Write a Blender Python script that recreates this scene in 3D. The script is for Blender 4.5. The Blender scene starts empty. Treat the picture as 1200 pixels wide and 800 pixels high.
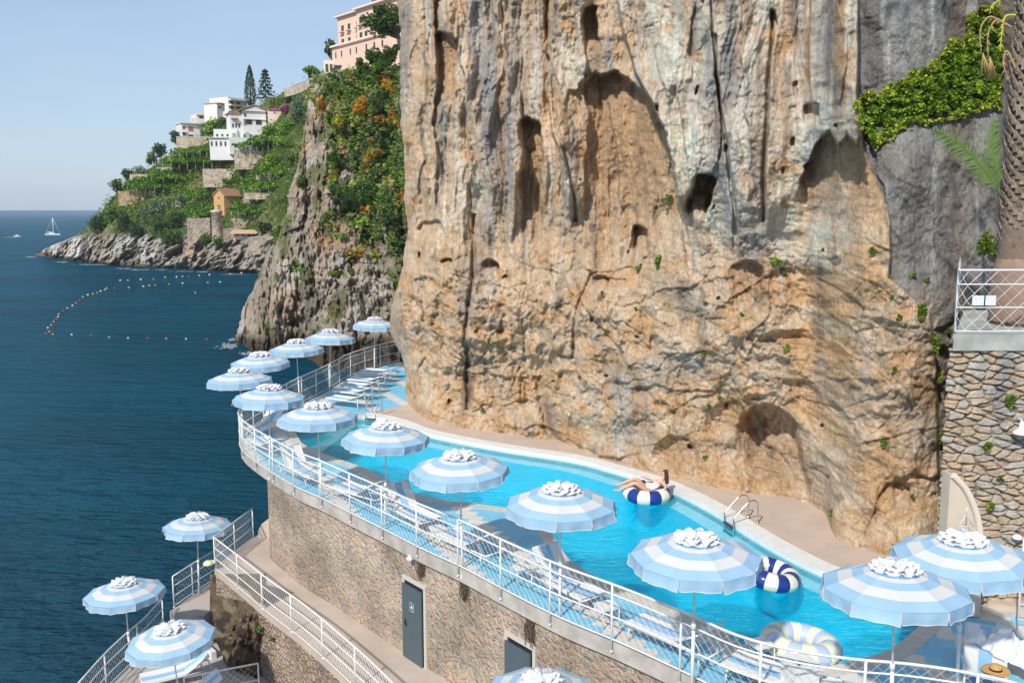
import bpy, bmesh, math, random
import numpy as np
from mathutils import Vector, Matrix
random.seed(7); rng = np.random.default_rng(11)
SC = bpy.context.scene
C = SC.collection
PI = math.pi
# ------------------------------------------------------------------ camera
F = 1067.0; CAMZ = 8.4; PITCH = math.atan(154.0 / F)
SP, CP = math.sin(PITCH), math.cos(PITCH)
SEA = -10.0
def ray(px, py):
    t = (400.0 - py) / F
    return (px - 600.0) / F, CP + t * SP, -SP + t * CP      # x, y, z per unit depth
def slope(py):
    t = (400.0 - py) / F
    return (-SP + t * CP) / (CP + t * SP)
def on_z(px, py, z):                                          # the point of height z seen along that bearing
    x, y, dz = ray(px, py); k = (z - CAMZ) / dz
    return Vector((x * k, y * k, z))
def on_y(px, py, Y):
    x, y, dz = ray(px, py); k = Y / y
    return Vector((x * k, Y, CAMZ + dz * k))
cam_d = bpy.data.cameras.new('camera'); cam = bpy.data.objects.new('camera', cam_d); C.objects.link(cam)
cam.location = (0, 0, CAMZ); cam.rotation_euler = (PI / 2 - PITCH, 0, 0)
cam_d.sensor_width = 36; cam_d.lens = F / 1200 * 36; cam_d.clip_start = 0.1; cam_d.clip_end = 60000
SC.camera = cam
# ------------------------------------------------------------------ light
EXPO = 0.54
w = bpy.data.worlds.new('World'); SC.world = w; w.use_nodes = True
nt = w.node_tree; nt.nodes.clear()
sky = nt.nodes.new('ShaderNodeTexSky'); sky.sky_type = 'NISHITA'; sky.sun_disc = False
SUN_EL = math.radians(41); SH_AZ = math.radians(28)          # shadows fall away from the camera and to the right
tosun = Vector((-math.sin(SH_AZ) * math.cos(SUN_EL), -math.cos(SH_AZ) * math.cos(SUN_EL), math.sin(SUN_EL)))
sky.sun_elevation = SUN_EL; sky.sun_rotation = math.atan2(tosun.x, tosun.y)
sky.air_density = 1.0; sky.dust_density = 0.6; sky.ozone_density = 1.0; sky.altitude = 20
bg = nt.nodes.new('ShaderNodeBackground'); bg.inputs[1].default_value = 0.15
ow = nt.nodes.new('ShaderNodeOutputWorld')
sm = nt.nodes.new('ShaderNodeMix'); sm.data_type = 'RGBA'; sm.inputs[0].default_value = .75; sm.inputs[7].default_value = (1.95, 2.68, 3.72, 1)   # pale marine haze
tcw = nt.nodes.new('ShaderNodeTexCoord'); mpw = nt.nodes.new('ShaderNodeMapping'); mpw.inputs['Scale'].default_value = (1, 1, 3.2); nw = nt.nodes.new('ShaderNodeTexNoise'); nw.inputs['Scale'].default_value = 2.2; nw.inputs['Detail'].default_value = 6; nw.inputs['Distortion'].default_value = .4
nt.links.new(tcw.outputs['Generated'], mpw.inputs[0]); nt.links.new(mpw.outputs[0], nw.inputs['Vector']); rw_ = nt.nodes.new('ShaderNodeValToRGB'); e_ = rw_.color_ramp.elements; e_[0].position = .35; e_[1].position = .7; e_[0].color = (.355, .50, .73, 1); e_[1].color = (.45, .57, .75, 1)
sc5 = nt.nodes.new('ShaderNodeVectorMath'); sc5.operation = 'SCALE'; sc5.inputs['Scale'].default_value = 4.25; nt.links.new(nw.outputs[0], rw_.inputs[0]); nt.links.new(rw_.outputs[0], sc5.inputs[0]); nt.links.new(sc5.outputs[0], sm.inputs[7])   # faint uneven veils
nt.links.new(sky.outputs[0], sm.inputs[6]); nt.links.new(sm.outputs[2], bg.inputs[0]); nt.links.new(bg.outputs[0], ow.inputs[0])
sl = bpy.data.lights.new('sun', 'SUN'); sl.energy = 3.15; sl.angle = math.radians(2.0); sl.color = (1, 0.955, 0.88)
so = bpy.data.objects.new('sun', sl); C.objects.link(so); so.location = (-60, -120, 120)
so.rotation_euler = (-tosun).to_track_quat('-Z', 'Y').to_euler()
SC.view_settings.view_transform = 'Standard'; SC.view_settings.look = 'None'
SC.view_settings.exposure = EXPO; SC.view_settings.gamma = 1
SC.cycles.max_bounces = 8; SC.cycles.transparent_max_bounces = 16; SC.cycles.sample_clamp_indirect = 6
# ------------------------------------------------------------------ noise (numpy)
_perm = rng.permutation(256); _perm = np.concatenate([_perm, _perm, _perm])
_grad = rng.normal(size=(256, 3)); _grad /= np.linalg.norm(_grad, axis=1)[:, None]
def pnoise(x, y, z=0.0):
    x, y, z = np.broadcast_arrays(np.asarray(x, float), np.asarray(y, float), np.asarray(z, float))
    xi, yi, zi = np.floor(x).astype(int), np.floor(y).astype(int), np.floor(z).astype(int)
    xf, yf, zf = x - xi, y - yi, z - zi
    u, v, s = [t * t * t * (t * (t * 6 - 15) + 10) for t in (xf, yf, zf)]
    xi &= 255; yi &= 255; zi &= 255
    def g(a, b, c):
        h = _perm[_perm[_perm[(xi + a) & 255] + ((yi + b) & 255)] + ((zi + c) & 255)] & 255
        G = _grad[h]
        return G[..., 0] * (xf - a) + G[..., 1] * (yf - b) + G[..., 2] * (zf - c)
    L = lambda a, b, t: a + (b - a) * t
    return 1.6 * L(L(L(g(0,0,0), g(1,0,0), u), L(g(0,1,0), g(1,1,0), u), v), L(L(g(0,0,1), g(1,0,1), u), L(g(0,1,1), g(1,1,1), u), v), s)
def fbm(x, y, z=0.0, o=4, g=0.5):
    r = 0; a = 1; f = 1; t = 0
    for i in range(o):
        r = r + a * pnoise(x * f + 17.3 * i, y * f + 5.1 * i, z * f + 2.7 * i); t += a; a *= g; f *= 2.03
    return r / t
def ridged(x, y, z=0.0, o=4, g=0.5):
    r = 0; a = 1; f = 1; t = 0
    for i in range(o):
        r = r + a * (1 - np.abs(pnoise(x * f + 9.3 * i, y * f + 3.1 * i, z * f + 7.7 * i)) * 1.8); t += a; a *= g; f *= 2.07
    return r / t
def cells(x, y, seed=0):                                     # F1, F2-F1, id of a jittered grid
    xi, yi = np.floor(x).astype(int), np.floor(y).astype(int)
    f1 = np.full(x.shape, 9.0); f2 = np.full(x.shape, 9.0); idd = np.zeros(x.shape)
    for a in (-1, 0, 1):
        for b in (-1, 0, 1):
            cx, cy = xi + a, yi + b
            h = _perm[_perm[(cx + seed) & 255] + (cy & 255)]; h2 = _perm[h + 7]
            d = np.hypot(cx + h / 255.0 - x, cy + h2 / 255.0 - y)
            m = d < f1
            f2 = np.where(m, f1, np.minimum(f2, d)); idd = np.where(m, h, idd); f1 = np.where(m, d, f1)
    return f1, f2 - f1, idd / 255.0
def ss(a, b, x):
    t = np.clip((x - a) / (b - a), 0, 1); return t * t * (3 - 2 * t)
# ------------------------------------------------------------------ materials
MATS = {}
def mat(name, col, rough=0.7, metal=0.0, bump=0.0, bscale=20.0, var=0.0, vscale=4.0, vcol=None, spec=0.4, stretch=None, coat=0.0, sub=0.0, trans=0.0, bdist=0.02):
    if name in MATS: return MATS[name]
    m = bpy.data.materials.new(name); m.use_nodes = True; N = m.node_tree.nodes; Lk = m.node_tree.links
    p = N['Principled BSDF']; p.inputs['Base Color'].default_value = (*col, 1); p.inputs['Roughness'].default_value = rough
    p.inputs['Metallic'].default_value = metal; p.inputs['Specular IOR Level'].default_value = spec
    if coat: p.inputs['Coat Weight'].default_value = coat
    tc = N.new('ShaderNodeTexCoord'); src = tc.outputs['Object']
    if stretch:
        mp = N.new('ShaderNodeMapping'); mp.inputs['Scale'].default_value = stretch; Lk.new(src, mp.inputs[0]); src = mp.outputs[0]
    if var:
        n = N.new('ShaderNodeTexNoise'); n.inputs['Scale'].default_value = vscale; n.inputs['Detail'].default_value = 6; Lk.new(src, n.inputs['Vector'])
        r = N.new('ShaderNodeValToRGB'); r.color_ramp.elements[0].position = 0.35; r.color_ramp.elements[1].position = 0.65
        c2 = vcol or tuple(c * (1 - var) for c in col)
        r.color_ramp.elements[0].color = (*c2, 1); r.color_ramp.elements[1].color = (*col, 1)
        Lk.new(n.outputs[0], r.inputs[0]); Lk.new(r.outputs[0], p.inputs['Base Color'])
    if bump:
        n = N.new('ShaderNodeTexNoise'); n.inputs['Scale'].default_value = bscale; n.inputs['Detail'].default_value = 5; Lk.new(src, n.inputs['Vector'])
        b = N.new('ShaderNodeBump'); b.inputs['Strength'].default_value = bump; b.inputs['Distance'].default_value = bdist
        Lk.new(n.outputs[0], b.inputs['Height']); Lk.new(b.outputs[0], p.inputs['Normal'])
    if trans:                                                # thin cloth or leaf that lets some light through
        tr = N.new('ShaderNodeBsdfTranslucent'); tr.inputs[0].default_value = (*col, 1)
        mx = N.new('ShaderNodeMixShader'); mx.inputs[0].default_value = trans
        if p.inputs['Base Color'].links: Lk.new(p.inputs['Base Color'].links[0].from_socket, tr.inputs[0])
        Lk.new(p.outputs[0], mx.inputs[1]); Lk.new(tr.outputs[0], mx.inputs[2]); Lk.new(mx.outputs[0], N['Material Output'].inputs[0])
    MATS[name] = m; return m
# ------------------------------------------------------------------ mesh builder
class MB:
    def __init__(s): s.v = []; s.f = []; s.m = []; s.sm = []
    def add(s, vs, fs, mi=0, smooth=False):
        o = len(s.v); s.v.extend([tuple(v) for v in vs]); s.f.extend([tuple(i + o for i in f) for f in fs])
        s.m.extend([mi] * len(fs)); s.sm.extend([smooth] * len(fs))
    def box(s, c, d, mi=0, rz=0.0, M=None):
        hx, hy, hz = d[0] / 2, d[1] / 2, d[2] / 2
        vs = [Vector((x, y, z)) for z in (-hz, hz) for x, y in ((-hx, -hy), (hx, -hy), (hx, hy), (-hx, hy))]
        R = M if M is not None else Matrix.Rotation(rz, 3, 'Z')
        vs = [R @ v + Vector(c) for v in vs]
        s.add(vs, [(3, 2, 1, 0), (4, 5, 6, 7), (0, 1, 5, 4), (1, 2, 6, 5), (2, 3, 7, 6), (3, 0, 4, 7)], mi)
    def tube(s, pts, r, n=8, mi=0, closed=False, cap=True, smooth=True):
        pts = [Vector(p) for p in pts]; N = len(pts); rs = r if hasattr(r, '__len__') else [r] * N
        vs = []; up = None
        for i, p in enumerate(pts):
            a = pts[(i - 1) % N] if (closed or i) else p; b = pts[(i + 1) % N] if (closed or i < N - 1) else p
            d = (b - a).normalized()
            if up is None: up = Vector((0, 0, 1)) if abs(d.z) < 0.9 else Vector((1, 0, 0))
            x = d.cross(up); 
            if x.length < 1e-4: x = d.orthogonal()
            x.normalize(); y = x.cross(d).normalized(); up = y
            for k in range(n):
                t = 2 * PI * k / n; vs.append(p + (x * math.cos(t) + y * math.sin(t)) * rs[i])
        fs = []
        for i in range(N if closed else N - 1):
            j = (i + 1) % N
            for k in range(n): fs.append((i * n + k, i * n + (k + 1) % n, j * n + (k + 1) % n, j * n + k))
        s.add(vs, fs, mi, smooth)
        if cap and not closed: 
            o = len(s.v) - len(vs); s.f.append(tuple(o + k for k in range(n))[::-1]); s.f.append(tuple(o + (N - 1) * n + k for k in range(n)))
            s.m += [mi, mi]; s.sm += [False, False]
    def lathe(s, prof, c=(0, 0, 0), n=16, mi=0, smooth=True):
        vs = []; 
        for r, z in prof:
            for k in range(n): t = 2 * PI * k / n; vs.append((c[0] + r * math.cos(t), c[1] + r * math.sin(t), c[2] + z))
        fs = [(i * n + k, i * n + (k + 1) % n, (i + 1) * n + (k + 1) % n, (i + 1) * n + k) for i in range(len(prof) - 1) for k in range(n)]
        s.add(vs, fs, mi, smooth)
    def extrude(s, poly, a, b, mi=0):                        # poly: 3-D points, from +a to +b offsets
        n = len(poly); va = [Vector(p) + Vector(a) for p in poly]; vb = [Vector(p) + Vector(b) for p in poly]
        s.add(va + vb, [tuple(range(n))[::-1], tuple(range(n, 2 * n))] + [(i, (i + 1) % n, n + (i + 1) % n, n + i) for i in range(n)], mi)
    def grid(s, P, mi=0, smooth=True, wrap=False):           # P: array rows x cols x 3
        r, c = P.shape[:2]; o = P.reshape(-1, 3).tolist(); fs = []
        for i in range(r - 1):
            for j in range(c if wrap else c - 1):
                k = (j + 1) % c; fs.append((i * c + j, i * c + k, (i + 1) * c + k, (i + 1) * c + j))
        s.add(o, fs, mi, smooth)
    def mesh(s, name, mats):
        me = bpy.data.meshes.new(name); me.from_pydata(s.v, [], s.f)
        for m in (mats if isinstance(mats, (list, tuple)) else [mats]): me.materials.append(m)
        me.polygons.foreach_set('material_index', s.m); me.polygons.foreach_set('use_smooth', s.sm); me.update(); return me
    def build(s, name, mats, parent=None, loc=None):
        o = bpy.data.objects.new(name, s.mesh(name, mats)); C.objects.link(o)
        if parent is not None: o.parent = parent
        if loc is not None: o.location = loc
        return o
def bigmesh(name, P, mats, cols=None, smooth=True, mi=None):
    r, c = P.shape[:2]; me = bpy.data.meshes.new(name)
    idx = np.arange(r * c).reshape(r, c)
    q = np.stack([idx[:-1, :-1], idx[:-1, 1:], idx[1:, 1:], idx[1:, :-1]], -1).reshape(-1, 4)
    me.vertices.add(r * c); me.vertices.foreach_set('co', P.reshape(-1).astype(np.float32))
    me.loops.add(q.size); me.loops.foreach_set('vertex_index', q.reshape(-1).astype(np.int32))
    me.polygons.add(len(q)); me.polygons.foreach_set('loop_start', np.arange(0, q.size, 4, dtype=np.int32))
    me.update(calc_edges=True)
    me.polygons.foreach_set('use_smooth', np.full(len(q), smooth))
    for m in (mats if isinstance(mats, (list, tuple)) else [mats]): me.materials.append(m)
    if cols is not None:
        at = me.color_attributes.new('tone', 'FLOAT_COLOR', 'POINT')
        c4 = np.ones((r * c, 4), np.float32); c4[:, :3] = cols.reshape(-1, 3); at.data.foreach_set('color', c4.reshape(-1))
    me.validate(); o = bpy.data.objects.new(name, me); C.objects.link(o); return o
def cards(name, pts, size, mats, parent=None, upbias=0.5, mi=None, asp=0.6, squash=1.0):   # leaf-sized quads, folded
    n = len(pts); pts = np.asarray(pts, float); size = np.broadcast_to(size, (n,))
    nr = rng.normal(size=(n, 3)); nr[:, 2] = np.abs(nr[:, 2]) + upbias; nr /= np.linalg.norm(nr, axis=1)[:, None]
    a = np.cross(nr, rng.normal(size=(n, 3))); a /= np.linalg.norm(a, axis=1)[:, None]; b = np.cross(nr, a)
    a = a * size[:, None] * 0.5; b = b * size[:, None] * 0.5 * asp
    V = np.stack([pts - a, pts - b * 1.0 + a * 0.1, pts + a, pts + b + a * 0.1], 1).reshape(-1, 3)
    me = bpy.data.meshes.new(name); me.vertices.add(4 * n); me.vertices.foreach_set('co', V.reshape(-1).astype(np.float32))
    me.loops.add(4 * n); me.loops.foreach_set('vertex_index', np.arange(4 * n, dtype=np.int32))
    me.polygons.add(n); me.polygons.foreach_set('loop_start', np.arange(0, 4 * n, 4, dtype=np.int32)); me.update(calc_edges=True)
    ml = mats if isinstance(mats, (list, tuple)) else [mats]
    for m in ml: me.materials.append(m)
    me.polygons.foreach_set('material_index', (rng.integers(0, len(ml), n) if mi is None else mi).astype(np.int32))
    o = bpy.data.objects.new(name, me); C.objects.link(o)
    if parent is not None: o.parent = parent
    return o
# ------------------------------------------------------------------ things
def tag(o, label, cat, group=None):
    o['label'] = label; o['category'] = cat
    if group: o['group'] = group
    return o
def thing(name, label, cat, loc=(0, 0, 0), rz=0.0, group=None):
    o = bpy.data.objects.new(name, None); C.objects.link(o); o.empty_display_size = 0.2
    o.location = loc; o.rotation_euler = (0, 0, rz); return tag(o, label, cat, group)
def structure(o): o['kind'] = 'structure'; return o
def dup(root, loc, rz, label, rot=None):
    r = root.copy(); C.objects.link(r); r.location = loc; r.rotation_euler = rot or (0, 0, rz); r['label'] = label
    for ch in list(root.children):
        c = ch.copy(); C.objects.link(c); c.parent = r
        for g in list(ch.children):
            d = g.copy(); C.objects.link(d); d.parent = c
    return r
def catmull(P, n=8, closed=False):
    P = [Vector(p) for p in P]; out = []; N = len(P)
    for i in range(N if closed else N - 1):
        p0 = P[(i - 1) % N] if (closed or i) else P[0]; p1 = P[i]; p2 = P[(i + 1) % N]
        p3 = P[(i + 2) % N] if (closed or i + 2 < N) else P[-1]
        for k in range(n):
            t = k / n
            out.append(0.5 * ((2 * p1) + (p2 - p0) * t + (2 * p0 - 5 * p1 + 4 * p2 - p3) * t * t + (3 * p1 - p0 - 3 * p2 + p3) * t ** 3))
    if not closed: out.append(P[-1])
    return out
def resample(P, step, closed=False):
    P = list(P) + ([P[0]] if closed else []); out = [P[0].copy()]; need = step
    for a, b in zip(P[:-1], P[1:]):
        d = (b - a).length; at = 0
        while d - at >= need: at += need; out.append(a.lerp(b, at / d)); need = step
        need -= d - at
    return out
def offset(P, d, closed=True):                               # positive d: to the right of travel
    out = []; N = len(P)
    for i in range(N):
        a = P[(i - 1) % N] if (closed or i) else P[i]; b = P[(i + 1) % N] if (closed or i < N - 1) else P[i]
        t = (b - a); t.z = 0; t.normalize(); out.append(P[i] + Vector((t.y, -t.x, 0)) * d)
    return out
def flat(name, outer, holes, z, thick, m, parent=None):      # a slab with holes, its top at z
    cu = bpy.data.curves.new(name, 'CURVE'); cu.dimensions = '2D'; cu.fill_mode = 'BOTH'; cu.extrude = thick / 2
    for ring in [outer] + holes:
        s = cu.splines.new('POLY'); s.points.add(len(ring) - 1); s.use_cyclic_u = True
        for i, p in enumerate(ring): s.points[i].co = (p.x, p.y, 0, 1)
    t = bpy.data.objects.new('tmp', cu); C.objects.link(t); dg = bpy.context.evaluated_depsgraph_get()
    me = bpy.data.meshes.new_from_object(t.evaluated_get(dg)); bpy.data.objects.remove(t); me.name = name
    me.transform(Matrix.Translation((0, 0, z - thick / 2))); me.materials.clear(); me.materials.append(m)
    o = bpy.data.objects.new(name, me); C.objects.link(o)
    if parent is not None: o.parent = parent
    return o
def wallstrip(name, P, z0, z1, m, parent=None, thick=0.4, side=1, step=None):     # a solid wall along a path
    Q = offset(P, -side * thick, False); mb = MB(); n = len(P)
    z0s = z0 if hasattr(z0, '__len__') else [z0] * n
    vs = []
    for i in range(n): vs += [(P[i].x, P[i].y, z0s[i]), (P[i].x, P[i].y, z1), (Q[i].x, Q[i].y, z1), (Q[i].x, Q[i].y, z0s[i])]
    fs = []
    for i in range(n - 1):
        a, b = i * 4, i * 4 + 4
        fs += [(a, b, b + 1, a + 1), (a + 1, b + 1, b + 2, a + 2), (a + 2, b + 2, b + 3, a + 3), (a + 3, b + 3, b, a)]
    fs += [(0, 1, 2, 3), (n * 4 - 1, n * 4 - 2, n * 4 - 3, n * 4 - 4)]
    mb.add(vs, fs); return mb.build(name, m, parent)
# ================================================================== main cliff
def lut(pairs):
    a = np.array(pairs, float); return lambda x: np.interp(x, a[:, 0], a[:, 1])
def smooth_lut(pairs, wdt):
    f = lut(pairs)
    g = np.arange(300, 1500, 1.0); kx = np.arange(-3 * wdt, 3 * wdt + 1); kw = np.exp(-(kx / (wdt * .55)) ** 2); kw /= kw.sum(); v = np.convolve(np.pad(f(g), (3 * wdt, 3 * wdt), 'edge'), kw, 'valid')
    return lambda x: np.interp(x, g, v)
BASE = [(470, 478), (477, 480), (490, 490), (503, 496), (530, 498), (560, 501), (612, 511), (640, 514), (665, 519), (692, 530), (720, 537), (760, 549), (810, 565), (839, 571), (886, 579),
        (922, 583), (945, 590), (970, 601), (974, 626), (990, 637), (1021, 645), (1060, 652), (1085, 650), (1100, 640), (1130, 632), (1260, 640)]
Ybase = lut([(x, on_z(x, y, 0).y) for x, y in BASE]); Ybase_s = smooth_lut([(x, on_z(x, y, 0).y) for x, y in BASE], 64)
CL = lut([(-260, 440), (-100, 455), (0, 464), (50, 468), (100, 470), (150, 471), (200, 473), (240, 476), (270, 478), (300, 474), (340, 465), (370, 459), (385, 457), (400, 461), (415, 471), (440, 476), (480, 477), (520, 478)])
def build_cliff():
    NC, NR = 760, 640
    u = np.linspace(0, 1, NC)[None, :]; v = np.linspace(0, 1, NR)[:, None]
    PYt = -230.0
    px = 470 + (1290 - 470) * u + 0 * v
    Bp = smooth_lut(BASE, 60)(px) + 30
    py = Bp + (PYt - Bp) * v ** 1.0
    L = CL(py) + 4.5 * fbm(py / 34, 0 * py + 2, 1.4, 3) + 1.6 * fbm(py / 9, 0 * py + 2, 6.4, 3); px = L + (1290 - L) * u
    s = slope(py)
    Yb = Ybase_s(px)
    # very base keeps the traced foot line, above it the wall smooths out and leans back a little
    Bs = smooth_lut(BASE, 50)(px); foot = ss(0, 70, Bs - py)
    Yb = smooth_lut([(x, on_z(x, y, 0).y) for x, y in BASE], 9)(px) * (1 - foot) + Yb * foot
    Z = 8.4 + Yb * s; X = (px - 600) / F * smooth_lut([(x, on_z(x, y, 0).y) for x, y in BASE], 130)(px)
    lean = 0.05 * np.maximum(Z, 0)
    Y = Yb + lean
    q = np.clip((px - L) / 55.0, 0, 1); Y = Y + 2.2 * (1 - np.sqrt(np.clip(1 - (1 - q) ** 2, 0, 1)))
    # noise coordinates
    wx = fbm(X * .35, Z * .2, 3.3, 3) ; wz = fbm(X * .3 + 9, Z * .3, 8.1, 3)
    bnd = 300 + 45 * fbm(px / 160, py * 0 + 2.0, 0.5, 3)
    up = ss(70, -60, py - bnd)                                # 1 in the drapery zone
    D = np.zeros_like(Y)
    # --- drapery ribs
    xr = X + 0.9 * wx
    rib = ridged(xr * .55, Z * .07 + 2, 1.7, 3)
    rib2 = ridged(xr * 1.6 + 5, Z * .13, 4.1, 3)
    rib3 = ridged(xr * 4.5, Z * .4, 6.1, 2)
    Dup = (rib - .6) * .9 + (rib2 - .6) * .26 + (rib3 - .6) * .09 + (ridged(X * 1.7, Z * .9, 2.9, 4) - .6) * .2 + fbm(X * .5, Z * .25, 9, 4) * .5
    # --- broken rock
    blk1, e1, id1 = cells(X * .55 + wx * .8, Z * .45 + wz * .6, 3); blk2, e2, id2 = cells(X * 1.6 + wx * 2, Z * 1.3 + wz, 41)
    Dlo = fbm(X * .22, Z * .25, 5, 4) * 1.5 + (ridged(X * .8, Z * .7, 3.3, 4) - .6) * .7 + (id1 - .5) * .34 + np.minimum(e1, .25) * .25 + (id2 - .5) * .16 + np.minimum(e2, .2) * .22 + fbm(X * 3, Z * 2.4, 1.1, 3) * .16
    blk3, e3, id3 = cells(X * 3.1 + wx * 3, Z * 2.9 + wz * 2, 7); blk4, e4, id4 = cells(X * 6.5 + wx * 5, Z * 5 + wz * 3, 99)
    Dlo = Dlo + (id3 - .5) * .10 + np.minimum(e3, .15) * .35 + (id4 - .5) * .05; Dup = Dup + (id3 - .5) * .05 + fbm(X * .16, Z * .1, 3, 3) * 2.1 + fbm(X * .45, Z * .16, 13, 3) * .9
    Dlo = Dlo + fbm(X * .13, Z * .14, 6, 3) * 1.4
    fk = ss(6, 70, Bs - py)                        # calm at the foot
    D = Dup * up + Dlo * (1 - up) * (.35 + .65 * fk)
    D = D * (.3 + .7 * ss(0, 26, px - L))
    # --- large authored forms (positive = out towards the viewer)
    def g(cx, cy, rx, ry, a): return a * np.exp(-((px - cx) / rx) ** 2 - ((py - cy) / ry) ** 2)
    D += g(545, 120, 45, 180, .6) + g(665, 60, 40, 120, .35) + g(850, 60, 80, 190, 1.5) + g(975, 90, 30, 120, .9) + g(560, 420, 60, 90, .5) + g(880, 395, 60, 70, .9)
    D += g(1075, 520, 40, 150, .8) + g(720, 430, 90, 70, .5) - g(735, 240, 45, 120, .5) - g(960, 380, 60, 110, .7) + g(480, 360, 20, 60, .5)
    rl2 = np.random.default_rng(21); jx = 10 * fbm(X * .9, Z * .7, 7.7, 4); jy = 9 * fbm(X * .9 + 3, Z * .9, 2.2, 4); jf = 7 * fbm(X * 3.1, Z * 2.2, 4.9, 3)
    brown = np.zeros_like(Y)
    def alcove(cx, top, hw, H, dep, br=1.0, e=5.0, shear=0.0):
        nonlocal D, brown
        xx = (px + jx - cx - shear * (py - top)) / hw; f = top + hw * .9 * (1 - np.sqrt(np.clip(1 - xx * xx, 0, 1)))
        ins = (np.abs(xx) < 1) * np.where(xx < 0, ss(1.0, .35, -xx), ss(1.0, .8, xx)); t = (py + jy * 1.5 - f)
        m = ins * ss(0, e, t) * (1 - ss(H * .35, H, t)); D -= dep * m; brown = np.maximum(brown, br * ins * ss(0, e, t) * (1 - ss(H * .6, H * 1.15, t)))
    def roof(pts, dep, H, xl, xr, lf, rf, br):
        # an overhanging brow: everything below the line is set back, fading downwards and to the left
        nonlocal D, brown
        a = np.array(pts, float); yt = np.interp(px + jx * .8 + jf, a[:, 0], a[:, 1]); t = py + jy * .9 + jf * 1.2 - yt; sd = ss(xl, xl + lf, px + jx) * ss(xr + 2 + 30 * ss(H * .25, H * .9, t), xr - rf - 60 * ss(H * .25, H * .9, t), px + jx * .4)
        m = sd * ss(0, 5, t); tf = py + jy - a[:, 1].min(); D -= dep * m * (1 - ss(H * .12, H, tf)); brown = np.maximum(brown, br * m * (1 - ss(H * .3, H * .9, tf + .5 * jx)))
    def ledge(pts, amp, dec, side=1, y0=-400, y1=900, rag=1.0):
        # a fold: steps out sharply at the line and dies away on one side of it
        nonlocal D
        a = np.array(pts, float); xc = np.interp(py, a[:, 1], a[:, 0]); d = (px + jx * rag - xc) * side
        D += amp * ss(-1.2, 1.6, d) * np.exp(-np.maximum(d, 0) / dec) * ss(y0 - 25, y0 + 5, py) * ss(y1 + 25, y1 - 25, py)
    ledge([(722, -240), (724, 0), (730, 39), (745, 87), (763, 120), (776, 150), (789, 195), (795, 234), (812, 300)], 1.7, 60, 1, -400, 250, .35)
    ledge([(836, -240), (836, 40), (843, 110), (850, 170), (862, 240), (868, 330)], .8, 26, 1, -400, 300, .4); ledge([(836, -240), (834, 40), (840, 110), (848, 170), (858, 240)], .5, 14, -1, -400, 280, .4)
    ledge([(1004, -240), (1006, 0), (1006, 120), (1012, 160)], .7, 30, -1, -400, 160, .3); ledge([(527, -240), (526, 40), (545, 90), (552, 200), (560, 300)], .8, 30, 1, -400, 230, .8); ledge([(516, -240), (512, 60), (508, 160), (515, 260)], .5, 26, -1, -400, 240, .8)
    ledge([(644, -240), (646, 40), (640, 110), (655, 180), (664, 260)], .9, 34, 1, -400, 240, .8); ledge([(610, 100), (614, 160), (604, 240), (600, 290)], .6, 20, -1, 120, 280, .6); ledge([(586, -200), (590, 60), (596, 160), (607, 240)], .5, 14, 1, -400, 230, .7)
    ledge([(690, -200), (684, 60), (690, 140), (684, 240)], .5, 18, -1, -400, 250, .8); ledge([(905, -200), (905, 60), (899, 130), (897, 260)], .7, 22, 1, -400, 260, .4); ledge([(950, -200), (948, 90), (955, 160)], .5, 18, 1, -400, 140, .6); ledge([(790, 100), (806, 190), (812, 260)], .4, 18, 1, 100, 300, .6)
    for k in range(16):
        x0 = 480 + 33 * k + rl2.uniform(-9, 9); pts = [(x0 + rl2.uniform(-12, 12), yy) for yy in range(-240, 420, 60)]; ya = rl2.uniform(-240, 60); ledge(pts, rl2.uniform(.15, .5), rl2.uniform(7, 18), rl2.choice([-1, 1]), ya, ya + rl2.uniform(140, 330), 1.2)
    for k in range(34):                                      # diagonal joints in the broken lower rock
        y0_ = rl2.uniform(300, 560); x0_ = rl2.uniform(480, 1080); sl_ = rl2.uniform(-.7, .5); ln = rl2.uniform(25, 90); dd = (py + jy * 1.2 + 4 * jx * .3 - (y0_ + sl_ * (px - x0_)))
        D += rl2.uniform(.05, .2) * ss(1.2, -1.5, dd) * np.exp(np.minimum(dd, 0) / rl2.uniform(8, 26)) * ss(ln, ln * .5, np.abs(px - x0_))
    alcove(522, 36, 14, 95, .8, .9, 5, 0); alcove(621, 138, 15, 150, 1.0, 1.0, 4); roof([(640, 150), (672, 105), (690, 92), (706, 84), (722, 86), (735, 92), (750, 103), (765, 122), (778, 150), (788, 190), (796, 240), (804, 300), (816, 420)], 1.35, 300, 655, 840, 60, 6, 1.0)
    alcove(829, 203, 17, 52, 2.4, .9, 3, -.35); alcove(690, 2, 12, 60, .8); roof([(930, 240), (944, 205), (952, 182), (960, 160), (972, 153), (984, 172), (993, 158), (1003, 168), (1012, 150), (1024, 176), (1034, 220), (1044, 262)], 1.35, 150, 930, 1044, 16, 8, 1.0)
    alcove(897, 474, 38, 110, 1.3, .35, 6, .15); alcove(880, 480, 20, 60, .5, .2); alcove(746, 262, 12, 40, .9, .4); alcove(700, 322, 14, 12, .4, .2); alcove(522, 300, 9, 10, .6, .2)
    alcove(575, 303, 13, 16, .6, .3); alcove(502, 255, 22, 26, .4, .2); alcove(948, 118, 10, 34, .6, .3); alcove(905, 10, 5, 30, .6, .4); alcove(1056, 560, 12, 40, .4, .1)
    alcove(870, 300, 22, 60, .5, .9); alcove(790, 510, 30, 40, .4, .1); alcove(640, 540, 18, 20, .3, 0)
    rs = np.random.default_rng(5)
    for k in range(34):
        cx, cy = rs.uniform(480, 1000), rs.uniform(-40, 560); r_ = rs.uniform(1.2, 3.4); hh = r_ * rs.uniform(1.2, 3.4) * (1.4 if cy < 280 else .8)
        alcove(cx, cy, r_, hh * 1.6, rs.uniform(.2, .5), .3, 1.5)
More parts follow.
